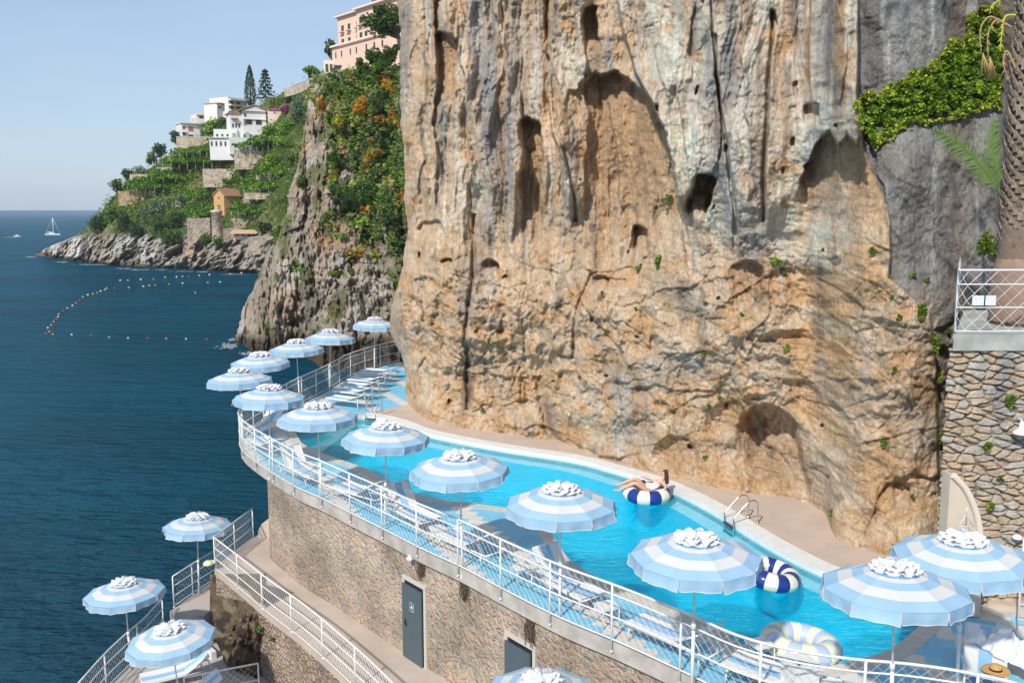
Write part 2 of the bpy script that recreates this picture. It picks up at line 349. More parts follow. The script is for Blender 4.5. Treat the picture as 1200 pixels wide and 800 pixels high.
    # a long crack and the step to the slate wall on the right
    def crack(pts, wd, dep):
        nonlocal D
        a = np.array(pts, float); xc = np.interp(py, a[:, 1], a[:, 0]); on = (py > a[0, 1]) * (py < a[-1, 1])
        D -= dep * on * np.exp(-((px + jx * .5 - xc) / wd) ** 2)
    crack([(905, -200), (906, 20), (903, 60), (899, 130), (897, 200), (893, 260)], 2.2, .5); crack([(838, 40), (842, 110), (850, 170), (862, 230)], 1.8, .5)
    crack([(640, 0), (644, 70), (650, 130), (672, 230), (676, 260)], 2.0, .4); crack([(556, 250), (553, 330), (545, 400), (548, 480)], 2.5, .4); crack([(693, 320), (676, 360), (670, 420)], 2, .3)
    crack([(630, 440), (640, 500), (655, 520)], 5, .35)
    edge = lut([(-300, 1003), (0, 1006), (120, 1006), (190, 1016), (230, 1034), (262, 1044), (325, 1042), (345, 1064), (365, 1090), (470, 1098), (700, 1102)])(py) + jx * .5
    slate = ss(-1.5, 3.0, px - edge)
    D = D * (1 - .72 * slate * ss(420, 320, py)) - slate * (.25 + .35 * ss(200, 130, py)) - slate * ss(330, 420, py) * 1.1
    D += slate * (.8 * fbm(X * .6, Z * .35, 3, 4) + .5 * (ridged(X * .7 + Z * .2, Z * .5, 8, 4) - .6) * ss(100, 200, py)) * ss(400, 200, py)
    # fine relief
    D += .11 * fbm(X * 5, Z * 4, 2.2, 3) + .035 * fbm(X * 14, Z * 10, 5.2, 2)
    Y = Y - D * (Y / 30.0)
    k = Y / (CP + (400 - py) / F * SP)
    P = np.stack([(px - 600) / F * k, Y, CAMZ + (-SP + (400 - py) / F * CP) * k], -1)
    # --- colours of the rock itself
    def c3(r, g_, b): return np.array([r, g_, b])[None, None, :]
    mix = lambda a, b, t: a + (b - a) * np.clip(t, 0, 1)[..., None]
    tan = c3(.64, .49, .345); pale = c3(.76, .68, .58); orange = c3(.60, .375, .19); brn = c3(.44, .275, .15); blue = c3(.27, .29, .31); dark = c3(.10, .095, .09); grey = c3(.37, .345, .31); white = c3(.80, .76, .70)
    n1 = fbm(X * .45, Z * .16, 11, 4); n2 = fbm(xr * 1.1, Z * .09, 13, 4); n3 = fbm(xr * 2.6, Z * .16, 17, 4); n4 = fbm(X * 1.3, Z * 1.2, 19, 5)
    col = tan + 0 * Y[..., None]
    col = mix(col, pale, ss(-.05, .3, n1 + .38 * ss(745, 800, px) * ss(1010, 990, px) - .1 * ss(620, 600, px)) * .8 * up + .25 * (1 - up) * ss(0, .3, n1))
    col = mix(col, orange, ss(.02, .34, n4 + .18 * (1 - up) + .15 * g(970, 360, 60, 130, 1.0) - .05) * .75)
    col = mix(col, grey, ss(.05, .35, fbm(X * .5 + 30, Z * .5, 2, 4)) * .55 * (1 - up))
    col = mix(col, white, ss(.14, .34, n3) * .55 * up); col = mix(col, brn, ss(.15, .38, fbm(xr * 1.8 + 40, Z * .1, 23, 3)) * .6 * up)
    col = col * 1.26 * np.array([1.04, 1.0, .95])[None, None, :]; nst = .75 + .6 * fbm(X * 2, Z * .7, 31, 3); blue = blue * 1.25; white = white * 1.08; brn = brn * 1.3; orange = orange * 1.2; dark = dark * 1.2
    def streak(cx0, cx1, y0, y1, wd, c, a, rag=1.0):
        nonlocal col
        t = np.clip((py - y0) / (y1 - y0), 0, 1); xc = cx0 + (cx1 - cx0) * t
        m = np.exp(-(np.abs(px + jx * .6 + rag * wd * n3 * 1.2 - xc) / wd) ** 3) * ss(y0 - 12, y0 + 12, py) * ss(y1 + 30, y1 - 25, py)
        col = mix(col, c, m * a * nst)
    bl = blue
    streak(548, 575, -240, 190, 17, bl, .85); streak(570, 590, 60, 260, 11, bl, .7); streak(600, 606, -240, 180, 12, bl, .55); streak(475, 473, -240, 120, 7, bl, .7)
    streak(845, 858, -240, 120, 12, bl, .9); streak(845, 865, 100, 280, 16, c3(.42, .43, .43), .7); streak(800, 810, 95, 130, 30, c3(.36, .38, .36), .6); streak(900, 896, 80, 170, 5, dark * 1.8, .7)
    streak(893, 885, 180, 360, 9, c3(.5, .5, .49), .7); streak(985, 983, -240, 120, 7, brn, .85); streak(915, 920, 100, 220, 4, brn, .8); streak(632, 640, -240, 120, 6, brn, .6)
    streak(566, 560, 245, 330, 10, dark * 1.7, .75); streak(612, 615, 180, 300, 4, dark * 1.6, .6); streak(541, 546, 300, 360, 8, dark * 2, .6); streak(549, 546, 400, 490, 5, dark * 1.5, .75)
    streak(660, 650, 320, 380, 6, dark * 2, .6); streak(638, 655, 470, 515, 9, dark * 1.6, .8); streak(735, 730, 440, 540, 14, c3(.62, .58, .54), .6); streak(770, 760, 120, 190, 3, dark * 1.5, .7)
    streak(870, 878, 230, 330, 11, c3(.5, .51, .52), .7); streak(800, 798, 330, 380, 4, dark * 1.6, .7); streak(964, 962, 300, 350, 4, dark * 2, .6); streak(742, 740, 150, 210, 2.5, dark * 1.3, .8)
    streak(890, 892, 300, 345, 6, c3(.45, .22, .05), .8)
    rs3 = np.random.default_rng(77); pal = [blue * 1.05, white, brn, c3(.45, .45, .44), white * .95, c3(.66, .43, .24), dark * 1.6, blue * 1.3]
    for k in range(95):
        x0 = rs3.uniform(472, 1004); y0_ = rs3.uniform(-200, 250); c_ = pal[rs3.integers(0, 8)]; ln = rs3.uniform(50, 240) * (1 if y0_ < 100 else .6); streak(x0, x0 + rs3.uniform(-8, 8), y0_, y0_ + ln, rs3.uniform(1.2, 6.5), c_, rs3.uniform(.35, .8), 1.6)
    for k in range(40):
        x0 = rs3.uniform(475, 1080); y0_ = rs3.uniform(250, 560); c_ = pal[rs3.integers(0, 8)]; streak(x0, x0 + rs3.uniform(-5, 5), y0_, y0_ + rs3.uniform(20, 70), rs3.uniform(2, 8), c_, rs3.uniform(.3, .6), 2.0)
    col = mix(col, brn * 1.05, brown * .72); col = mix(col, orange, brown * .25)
    sl_c = mix(c3(.20, .19, .18) + 0 * Y[..., None], c3(.33, .325, .31), ss(-.1, .3, fbm(X * 1.5, Z * .06, 3, 4))); sl_c = mix(sl_c, c3(.25, .20, .165), ss(.05, .4, fbm(X * .5 + 3, Z * .15, 8, 4) + .3 * ss(1080, 1140, px) * ss(230, 60, py)))
    sl_c = mix(sl_c, c3(.25, .225, .20), ss(150, 190, py) * .75 * ss(-.25, .2, n4 + .1)); sl_c = mix(sl_c, c3(.50, .49, .47), ss(.14, .36, fbm(X * 2.6, Z * .12, 5, 4)) * .7)
    lowr = mix(c3(.54, .45, .35) + 0 * Y[..., None], c3(.30, .265, .22), ss(1088, 1112, px + 14 * n4))
    sl_c = mix(sl_c, lowr, ss(320, 380, py))
    col = mix(col, sl_c * 1.3, slate)
    col = mix(col, col * .75, ss(.08, .02, np.minimum(e2, e1)) * (1 - up) * .5)      # weathered joints
    col = mix(col, dark, ss(.27, .4, fbm(X * 3.2, Z * 1.6, 51, 4)) * .55)
    col = np.clip(col, .02, .86); P0 = P
    # the flank that turns back behind the left edge
    ext = []; ec = []
    for dy in (22, 14, 8, 4, 1.5): 
        e = P[:, :1].copy(); e[..., 0] += dy * .1; e[..., 1] += dy; ext.append(e); ec.append(col[:, :1])
    P = np.concatenate(ext + [P], 1); col = np.concatenate(ec + [col], 1)
    return bigmesh('cliff', P, rock_mat('cliff_rock', 1.0), col), (px, py, P0)
def rock_mat(name, sc=1.0, bstr=1.0):
    m = bpy.data.materials.new(name); m.use_nodes = True; N = m.node_tree.nodes; Lk = m.node_tree.links; p = N['Principled BSDF']
    p.inputs['Roughness'].default_value = 0.92; p.inputs['Specular IOR Level'].default_value = 0.15
    at = N.new('ShaderNodeAttribute'); at.attribute_name = 'tone'
    geo = N.new('ShaderNodeNewGeometry')
    mp = N.new('ShaderNodeMapping'); mp.inputs['Scale'].default_value = (1 / sc, 1 / sc, .38 / sc); Lk.new(geo.outputs['Position'], mp.inputs[0])
    def noise(scale, det, vec, rough=.6):
        n = N.new('ShaderNodeTexNoise'); n.inputs['Scale'].default_value = scale; n.inputs['Detail'].default_value = det; n.inputs['Roughness'].default_value = rough; Lk.new(vec, n.inputs['Vector']); return n
    def ramp(src, a, b, ca, cb):
        r = N.new('ShaderNodeValToRGB'); r.color_ramp.elements[0].position = a; r.color_ramp.elements[1].position = b
        r.color_ramp.elements[0].color = (ca, ca, ca, 1); r.color_ramp.elements[1].color = (cb, cb, cb, 1); Lk.new(src, r.inputs[0]); return r
    def mul(a, b, f=1.0, mode='MULTIPLY'):
        x = N.new('ShaderNodeMix'); x.data_type = 'RGBA'; x.blend_type = mode; x.inputs[0].default_value = f; Lk.new(a, x.inputs[6]); Lk.new(b, x.inputs[7]); return x.outputs[2]
    pos = geo.outputs['Position']
    n1 = noise(2.2, 8, mp.outputs[0]); n2 = noise(9 / sc, 8, mp.outputs[0], .7); n3 = noise(30 / sc, 5, pos, .7)
    c = mul(at.outputs['Color'], ramp(n1.outputs[0], .3, .7, .84, 1.2).outputs[0]); c = mul(c, ramp(n2.outputs[0], .32, .66, .76, 1.2).outputs[0]); c = mul(c, ramp(n3.outputs[0], .3, .6, .82, 1.12).outputs[0])
    vo = N.new('ShaderNodeTexVoronoi'); vo.feature = 'F1'; vo.inputs['Scale'].default_value = 7 / sc; Lk.new(mp.outputs[0], vo.inputs['Vector'])
    c = mul(c, ramp(vo.outputs['Distance'], .06, .15, .45, 1.0).outputs[0], .6)   # dark spots in the colour, painted as the shade of small pits
    Lk.new(c, p.inputs['Base Color'])
    b1 = N.new('ShaderNodeBump'); b1.inputs['Strength'].default_value = bstr; b1.inputs['Distance'].default_value = .22 * sc; Lk.new(n2.outputs[0], b1.inputs['Height'])
    b2 = N.new('ShaderNodeBump'); b2.inputs['Strength'].default_value = bstr * .8; b2.inputs['Distance'].default_value = .10 * sc; Lk.new(n3.outputs[0], b2.inputs['Height']); Lk.new(b1.outputs[0], b2.inputs['Normal'])
    Lk.new(b2.outputs[0], p.inputs['Normal']); return m
cliff, (cpx, cpy, cP) = build_cliff(); structure(cliff)
def cliff_at(px, py):
    i = int(np.argmin((cpx - px) ** 2 + (cpy - py) ** 2)); return Vector(cP.reshape(-1, 3)[i])
# ================================================================== the cliff across the cove
def relief(name, px, py, Y, col, m, back=None, sc=1.0):
    k = Y / (CP + (400 - py) / F * SP)
    P = np.stack([(px - 600) / F * k, Y, CAMZ + (-SP + (400 - py) / F * CP) * k], -1); P0 = P
    if back == 'left':
        ext = []; 
        for dy in (90, 45, 20, 7): e = P[:, :1].copy(); e[..., 0] += dy * .15; e[..., 1] += dy; ext.append(e)
        P = np.concatenate(ext + [P], 1); col = np.concatenate([col[:, :1]] * 4 + [col], 1)
    if back:
        ext = []; 
        for dy, dz in ((6, -.5), (20, -3), (60, -14)): e = P[-1:].copy(); e[..., 1] += dy; e[..., 2] += dz; e[..., 0] *= 1; ext.append(e)
        P = np.concatenate([P] + ext, 0); col = np.concatenate([col] + [col[-1:]] * 3, 0)
    return structure(bigmesh(name, P, m, col)), P0
ML = lut([(60, 372), (80, 372), (95, 366), (120, 362), (150, 357), (200, 346), (250, 334), (285, 321), (300, 312), (330, 299), (350, 291), (375, 283), (395, 276), (405, 271), (415, 276), (430, 282), (480, 290)])
def build_mid():
    NC, NR = 330, 460
    u = np.linspace(0, 1, NC)[None, :]; v = np.linspace(0, 1, NR)[:, None]
    tp = lut([(360, 96), (375, 90), (395, 84), (430, 80), (540, 74)])
    px0 = 372 + (540 - 372) * u; py = 450 + (tp(px0) - 450) * v
    L = ML(py) + 5 * fbm(py / 22, 0 * py + 1.5, 4.4, 4) + 2.2 * fbm(py / 5, 0 * py, 9.4, 2); px = L + (545 - L) * u
    s = slope(py)
    Yw = lut([(255, 129), (280, 121), (330, 112), (400, 104), (545, 98)])(px); kk = .75 + .25 * ss(300, 150, py)
    Y = (Yw + kk * 18.4) / (1 - kk * s)
    q = np.clip((px - L) / 40.0, 0, 1); Y = Y + 11 * (1 - np.sqrt(np.clip(1 - (1 - q) ** 2, 0, 1)))
    X = (px - 600) / F * Y; Z = CAMZ + s * Y
    a, e, i1 = cells(X * .16 + .25 * fbm(X * .1, Z * .1, 1, 2), (Z + X * .8) * .07, 9); b, e2, i2 = cells(X * .42 + Z * .1, (Z + X * .7) * .16, 77)
    D = fbm(X * .05, Z * .06, 7, 4) * 10 + (ridged(X * .13 + Z * .05, Z * .05, 4, 5) - .6) * 9 + (i1 - .5) * 3.2 + np.minimum(e, .3) * 3 + (i2 - .5) * 1.6 + np.minimum(e2, .25) * 2 + fbm(X * .7, Z * .5, 2, 3) * 1.8 + (ridged(X * .45 + Z * .2, Z * .3, 6, 4) - .6) * 3.2 + (ridged(X * 1.2 + Z * .4, Z * .8, 8, 3) - .6) * 1.1
    D *= (.45 + .55 * ss(0, 12, px - L)); Y = Y - D * .9
    mix = lambda a, b, t: a + (b - a) * np.clip(t, 0, 1)[..., None]; c3 = lambda *c: np.array(c)[None, None, :]
    n = fbm(X * .12, Z * .1, 3, 5); col = mix(c3(.40, .33, .255) + 0 * Y[..., None], c3(.56, .50, .43), ss(-.05, .3, n)); col = mix(col, c3(.46, .28, .14), ss(.08, .36, fbm(X * .1 + 9, Z * .12, 5, 4) + .2 * ss(300, 180, py) - .05) * .75)
    col = mix(col, c3(.15, .13, .11), ss(.1, .36, fbm(X * .25, Z * .12 + 4, 8, 4)) * .7)
    col = mix(col, c3(.14, .15, .055), ss(.02, .25, fbm(X * .2, Z * .2, 12, 4) + .12 * ss(360, 250, py) + .15 * ss(380, 440, px) * ss(330, 250, py) - .06) * .85)
    col = mix(col, c3(.10, .075, .05), ss(384, 402, py + 6 * n))
    return relief('far_cliff', px, py, Y, col * 1.15, rock_mat('far_cliff_rock', 4.0, 1.0), 'left')
_, mP = build_mid()
_mk = mP.reshape(-1, 3); _mpx = 600 + _mk[:, 0] / (_mk[:, 1] * CP - (_mk[:, 2] - CAMZ) * SP) * F; _mpy = 400 - F * (_mk[:, 1] * SP + (_mk[:, 2] - CAMZ) * CP) / (_mk[:, 1] * CP - (_mk[:, 2] - CAMZ) * SP)
def mid_at(px, py):
    return Vector(_mk[int(np.argmin((_mpx - px) ** 2 + (_mpy - py) ** 2))])
# ================================================================== headland
WL = lut([(30, 298), (45, 298.5), (60, 302), (90, 306), (130, 311), (180, 313), (215, 315), (260, 317), (300, 320), (340, 325), (420, 330)])
HT = lut([(40, 297), (48, 294), (60, 288), (75, 282), (95, 274), (108, 262), (118, 250), (128, 236), (140, 222), (150, 212), (165, 203), (185, 192), (205, 178), (225, 166), (250, 152), (275, 138), (300, 126), (330, 110), (345, 100), (372, 90), (420, 84)])
def head_Y(px, py):
    s = slope(py); Yw = 18.4 / -slope(WL(px)); k = .35 + 1.0 * ss(296, 255, py)
    return (Yw + k * 18.4) / (1 - k * s)
def build_head():
    NC, NR = 460, 260
    u = np.linspace(0, 1, NC)[None, :]; v = np.linspace(0, 1, NR)[:, None]
    px = 42 + (410 - 42) * u + 0 * v; b = WL(px) + 1.6; py = b + (HT(px) - b) * v
    Y = head_Y(px, py); X = (px - 600) / F * Y; Z = CAMZ + slope(py) * Y
    rock = ss(270, 282, py + 7 * fbm(px / 30, py / 30, 1, 3))
    a, e, i1 = cells(X * .12, (Z + X * .4) * .12, 19)
    D = fbm(X * .03, Z * .04, 7, 4) * 14 + rock * ((ridged(X * .07 - Z * .06, Z * .07, 4, 5) - .6) * 10 + (ridged(X * .3 - Z * .2, Z * .3, 14, 4) - .6) * 5 + (i1 - .5) * 4 + np.minimum(e, .3) * 5 + fbm(X * .5, Z * .4, 2, 3) * 1.4)
    D = D * ss(0, .12, 1 - v * .999) + 0; D *= ss(WL(px) + 2, WL(px) - 6, py) * .8 + .2
    Y = Y - D
    mix = lambda a, b, t: a + (b - a) * np.clip(t, 0, 1)[..., None]; c3 = lambda *c: np.array(c)[None, None, :]
    n = fbm(X * .06, Z * .08, 3, 5)
    rc = mix(c3(.42, .37, .31) + 0 * Y[..., None], c3(.62, .59, .55), ss(-.1, .25, n) * ss(240, 200, px)); rc = mix(rc, c3(.5, .33, .2), ss(.1, .35, fbm(X * .08 + 9, Z * .12, 5, 4)) * .6); rc = mix(rc, c3(.13, .115, .1), ss(.12, .35, fbm(X * .15, Z * .1 + 4, 8, 4)) * .7)
    rc = mix(rc, c3(.09, .07, .05), ss(-5.5, -1.5, py - WL(px) + 2 * n))
    gr = mix(c3(.08, .12, .025) + 0 * Y[..., None], c3(.30, .25, .14), ss(.05, .3, fbm(X * .05 + 4, Z * .1, 6, 4)) * .7)
    col = mix(gr, rc, rock)
    return relief('headland', px, py, Y, col, rock_mat('headland_rock', 8.0, 1.0), 'top')
_, hP = build_head()
_hk = hP.reshape(-1, 3); _hd = (_hk[:, 1] * CP - (_hk[:, 2] - CAMZ) * SP); _hpx = 600 + _hk[:, 0] / _hd * F; _hpy = 400 - F * (_hk[:, 1] * SP + (_hk[:, 2] - CAMZ) * CP) / _hd
def head_at(px, py):
    return Vector(_hk[int(np.argmin((_hpx - px) ** 2 + (_hpy - py) ** 2))])
# ================================================================== sea
def sea():
    m = bpy.data.materials.new('sea_water'); m.use_nodes = True; N = m.node_tree.nodes; Lk = m.node_tree.links; p = N['Principled BSDF']
    geo = N.new('ShaderNodeNewGeometry')
    def noise(scale, det, st=(1, 1, 1), rot=0.0):
        mp = N.new('ShaderNodeMapping'); mp.inputs['Scale'].default_value = st; mp.inputs['Rotation'].default_value = (0, 0, rot); Lk.new(geo.outputs['Position'], mp.inputs[0])
        n = N.new('ShaderNodeTexNoise'); n.inputs['Scale'].default_value = scale; n.inputs['Detail'].default_value = det; n.inputs['Roughness'].default_value = .6; Lk.new(mp.outputs[0], n.inputs['Vector']); return n
    n0 = noise(.02, 6, (1, 2.2, 1), .2)
    r = N.new('ShaderNodeValToRGB'); r.color_ramp.elements[0].position = .3; r.color_ramp.elements[1].position = .72
    r.color_ramp.elements[0].color = (.0006, .044, .076, 1); r.color_ramp.elements[1].color = (.0015, .084, .135, 1); Lk.new(n0.outputs[0], r.inputs[0]); Lk.new(r.outputs[0], p.inputs['Base Color'])
    p.inputs['Roughness'].default_value = .10; p.inputs['IOR'].default_value = 1.33
    n1 = noise(1.5, 7, (.4, 1.0, 1), .35); n2 = noise(.28, 5, (.4, 1.1, 1), .1)
    b1 = N.new('ShaderNodeBump'); b1.inputs['Strength'].default_value = 1; b1.inputs['Distance'].default_value = 2.6; Lk.new(n2.outputs[0], b1.inputs['Height'])
    b2 = N.new('ShaderNodeBump'); b2.inputs['Strength'].default_value = 1; b2.inputs['Distance'].default_value = 1.1; Lk.new(n1.outputs[0], b2.inputs['Height']); Lk.new(b1.outputs[0], b2.inputs['Normal'])
    Lk.new(b2.outputs[0], p.inputs['Normal']); p.inputs['Specular IOR Level'].default_value = 0
    gl = N.new('ShaderNodeBsdfGlossy'); gl.inputs['Roughness'].default_value = .12; gl.inputs[0].default_value = (.62, .85, 1, 1); Lk.new(b2.outputs[0], gl.inputs['Normal'])
    fr = N.new('ShaderNodeFresnel'); fr.inputs[0].default_value = 1.33; Lk.new(b2.outputs[0], fr.inputs['Normal']); mf = N.new('ShaderNodeMath'); mf.operation = 'MULTIPLY'; mf.inputs[1].default_value = .6; Lk.new(fr.outputs[0], mf.inputs[0])
    mx = N.new('ShaderNodeMixShader'); Lk.new(mf.outputs[0], mx.inputs[0]); Lk.new(p.outputs[0], mx.inputs[1]); Lk.new(gl.outputs[0], mx.inputs[2]); Lk.new(mx.outputs[0], N['Material Output'].inputs[0])
    mb = MB(); mb.add([(-30000, -300, SEA), (30000, -300, SEA), (30000, 45000, SEA), (-30000, 45000, SEA)], [(0, 1, 2, 3)])
    structure(mb.build('sea', m))
sea()
# ================================================================== pool deck
M_white = mat('white_paint', (.72, .72, .71), .45, var=.12, vscale=9, vcol=(.64, .64, .62))
M_conc = mat('deck_concrete', (.50, .46, .41), .85, bump=.4, bscale=14, var=.3, vscale=2.2)
M_beige = mat('beige_resin', (.52, .41, .335), .85, bump=.15, bscale=40, var=.1, vscale=1.2, vcol=(.46, .365, .295))
M_cope = mat('white_coping', (.70, .70, .67), .6, var=.1, vscale=3)
M_copeb = mat('beige_coping', (.56, .52, .45), .7, var=.15, vscale=4)
EDGE_PX = [(470, 424), (456, 427), (442, 431), (412, 442), (387, 457), (372, 465), (355, 474), (330, 488), (303, 503), (289, 513), (284.5, 521), (290, 531), (309, 546), (349, 571), (378, 584), (415, 602.5), (450, 619.6), (496, 643), (544, 665), (597, 693), (661, 725), (733, 755), (811, 791)]
TOP_PX = [(870, 742), (932, 758), (1000, 768), (1060, 773), (1130, 783), (1200, 799), (1290, 836)]
RH = 1.2
edge = [on_z(x, y, 0) for x, y in EDGE_PX]
for x, y in TOP_PX: p = on_z(x, y, RH); p.z = 0; edge.append(p)
edge = catmull(edge, 8)
edge = resample(edge, .3)
POOL_PX = [(347, 503), (349, 513), (357, 522), (385, 534), (427, 549), (460, 566), (500, 583), (542, 589), (590, 595), (620, 603), (641, 619), (656, 642), (668, 658), (688, 671), (715, 685), (760, 702), (800, 720), (840, 738),
           (880, 762), (914, 778), (945, 785), (975, 781), (1010, 773), (1045, 761), (1070, 742), (1090, 722), (1098, 708), (1075, 699), (1010, 684), (961, 669), (913, 645), (877, 624), (846, 604), (810, 584), (770, 566), (720, 551),
           (670, 538), (580, 524), (500, 508), (460, 494), (430, 488), (400, 489), (370, 495)]
pool = resample(catmull([on_z(x, y, 0) for x, y in POOL_PX], 8, True), .2, True)
area = sum(a.x * b.y - b.x * a.y for a, b in zip(pool, pool[1:] + pool[:1]))
if area < 0: pool.reverse()                                  # counter-clockwise, so offset(+) goes outward
def px_of(p): return 600 + F * p.x / (p.y * CP - (p.z - CAMZ) * SP), 400 - F * (p.y * SP + (p.z - CAMZ) * CP) / (p.y * CP - (p.z - CAMZ) * SP)
M_tile = bpy.data.materials.new('zigzag_deck_tiles')
def tile_mat(m, a=.30):
    m.use_nodes = True; N = m.node_tree.nodes; Lk = m.node_tree.links; p = N['Principled BSDF']; p.inputs['Roughness'].default_value = .5
    geo = N.new('ShaderNodeNewGeometry'); mp = N.new('ShaderNodeMapping'); mp.inputs['Rotation'].default_value = (0, 0, math.radians(20)); mp.inputs['Scale'].default_value = (1 / a, 1 / a, 1); Lk.new(geo.outputs['Position'], mp.inputs[0])
    sp = N.new('ShaderNodeSeparateXYZ'); Lk.new(mp.outputs[0], sp.inputs[0])
    def math_(op, x, y=None):
        n = N.new('ShaderNodeMath'); n.operation = op
        for i, q in enumerate((x, y)):
            if q is None: continue
            if isinstance(q, (int, float)): n.inputs[i].default_value = q
            else: Lk.new(q, n.inputs[i])
        return n.outputs[0]
    fx = math_('FLOOR', sp.outputs[0]); fy = math_('FLOOR', sp.outputs[1])
    s_ = math_('ADD', fx, fy); md = math_('FLOORED_MODULO', s_, 7.0); band = math_('LESS_THAN', md, 1.5)
    dx = math_('FRACT', sp.outputs[0]); dy = math_('FRACT', sp.outputs[1])
    gx = math_('LESS_THAN', dx, .035); gy = math_('LESS_THAN', dy, .035); gg = math_('MAXIMUM', gx, gy)
    wn = N.new('ShaderNodeTexWhiteNoise'); cb = N.new('ShaderNodeCombineXYZ'); Lk.new(fx, cb.inputs[0]); Lk.new(fy, cb.inputs[1]); Lk.new(cb.outputs[0], wn.inputs['Vector'])
    def mixc(f, A, B):
        x = N.new('ShaderNodeMix'); x.data_type = 'RGBA'
        if isinstance(f, float): x.inputs[0].default_value = f
        else: Lk.new(f, x.inputs[0])
        for i, q in ((6, A), (7, B)):
            if isinstance(q, tuple): x.inputs[i].default_value = (*q, 1)
            else: Lk.new(q, x.inputs[i])
        return x.outputs[2]
    bl = mixc(wn.outputs[0], (.155, .46, .64), (.22, .54, .71)); be = mixc(wn.outputs[0], (.60, .56, .50), (.66, .62, .56))
    c = mixc(band, bl, be); c = mixc(math_('MULTIPLY', gg, .35), c, (.30, .42, .48)); Lk.new(c, p.inputs['Base Color'])
tile_mat(M_tile)
back = [on_z(700, 478, 0), Vector((16, 32, 0)), Vector((24, 20, 0))]
back = [Vector((-5, 49, 0)), Vector((-2, 42, 0)), Vector((5, 37, 0)), Vector((14, 30, 0)), Vector((20, 24, 0)), Vector((18, 10, 0))]
slab_out = offset(edge, .08, False)
# the travel direction of the edge is far -> near -> right; the outside lies on the right hand there
mid = edge[len(edge) // 2]; test = offset(edge, 1, False)[len(edge) // 2]
SGN = 1 if test.y < mid.y else -1
slab_out = offset(edge, .08 * SGN, False)
hole = offset(pool, .0)
structure(flat('pool_deck', slab_out + back[::-1], [hole], 0, .34, M_conc))
deck_in = offset(edge, -.03 * SGN, False)
tiles = structure(flat('deck_tile_pavement', deck_in + back[::-1], [offset(pool, .02)], .006, .004, M_tile))
# beige rim along the outer edge
def strip(name, A, B, z, m, parent=None, closed=False):
    mb = MB(); n = len(A); vs = [(p.x, p.y, z) for p in A] + [(p.x, p.y, z) for p in B]
    fs = [(i, (i + 1) % n, n + (i + 1) % n, n + i) for i in range(n if closed else n - 1)]
    mb.add(vs, fs); return mb.build(name, m, parent)
# coping: white and raised on the cliff side, flush beige on the sea side
pin = offset(pool, -.03)
isfar = []
tp = [px_of(p) for p in pool]
n = len(pool)
def outward(i): a = pool[i - 1]; b = pool[(i + 1) % n]; t = (b - a).normalized(); return Vector((t.y, -t.x, 0))
far = [outward(i).dot(Vector((.45, .9, 0))) > .12 and tp[i][0] > 425 for i in range(n)]
i0 = next(i for i in range(n) if far[i] and not far[i - 1]); order = [(i0 + k) % n for k in range(n)]
farseg = [i for i in order if far[i]]
run = [order[0]]
for i in order[1:]:
    if far[i]: run.append(i)
    else: break
near = [i for i in order if i not in set(run)]
def ring(idx, wd, z, h, m, name):
    mb = MB(); vs = []
    for i in idx:
        o = outward(i); a = pool[i] - o * .03; b = pool[i] + o * wd
        vs += [(a.x, a.y, z - h), (a.x, a.y, z), (b.x, b.y, z), (b.x, b.y, z - h)]
    fs = []
    for k in range(len(idx) - 1):
        a, b = 4 * k, 4 * k + 4; fs += [(a, b, b + 1, a + 1), (a + 1, b + 1, b + 2, a + 2), (a + 2, b + 2, b + 3, a + 3)]
    mb.add(vs, fs); return mb.build(name, m)
cw = structure(ring(run, .50, .045, .2, M_cope, 'white_pool_kerb'))
cb_ = structure(ring([run[-1]] + near + [run[0]], .33, .014, .2, M_copeb, 'beige_pool_kerb'))
# beige deck between the white coping and the cliff foot
bd = [pool[i] + outward(i) * .48 for i in run]
ends = [Vector((-2, 42, 0)), Vector((5, 37, 0)), Vector((14, 30, 0)), Vector((16, 24, 0)), Vector((12.2, 20.6, 0))]
b0, b1 = bd[0], bd[-1]
if b0.x > b1.x: outl = bd + ends
else: outl = bd + ends[::-1]
structure(flat('beige_deck_pavement', outl, [], .012, .004, M_beige))
# basin
M_bas = mat('pool_plaster', (.0, .66, .86), .6, var=.1, vscale=1.2, vcol=(.0, .58, .78)); M_bw = mat('pool_wall_plaster', (.50, .80, .88), .6, var=.08, vscale=3)
M_led = mat('pool_ledge_plaster', (.74, .88, .90), .6, var=.08, vscale=3)
mb = MB(); vs = []; 
for p in pool: vs += [(p.x, p.y, -.02), (p.x, p.y, -1.45)]
N_ = len(pool); mb.add(vs, [(2 * i, 2 * ((i + 1) % N_), 2 * ((i + 1) % N_) + 1, 2 * i + 1) for i in range(N_)], 0)
bas = structure(mb.build('pool_basin_wall', M_bw)); structure(flat('pool_floor', pool, [], -1.42, .04, M_bas))
led = [pool[i] - outward(i) * .72 for i in run]
mb = MB(); vs = []
for i in run: a = pool[i]; b = pool[i] - outward(i) * .5; vs += [(a.x, a.y, -.30), (b.x, b.y, -.30), (b.x, b.y, -1.42)]
mb.add(vs, [f for k in range(len(run) - 1) for f in ((3 * k, 3 * k + 1, 3 * k + 4, 3 * k + 3), (3 * k + 1, 3 * k + 2, 3 * k + 5, 3 * k + 4))]); mb.m = [0 if i % 2 == 0 else 1 for i in range(len(mb.f))]; structure(mb.build('pool_ledge_floor', [M_led, M_bas]))
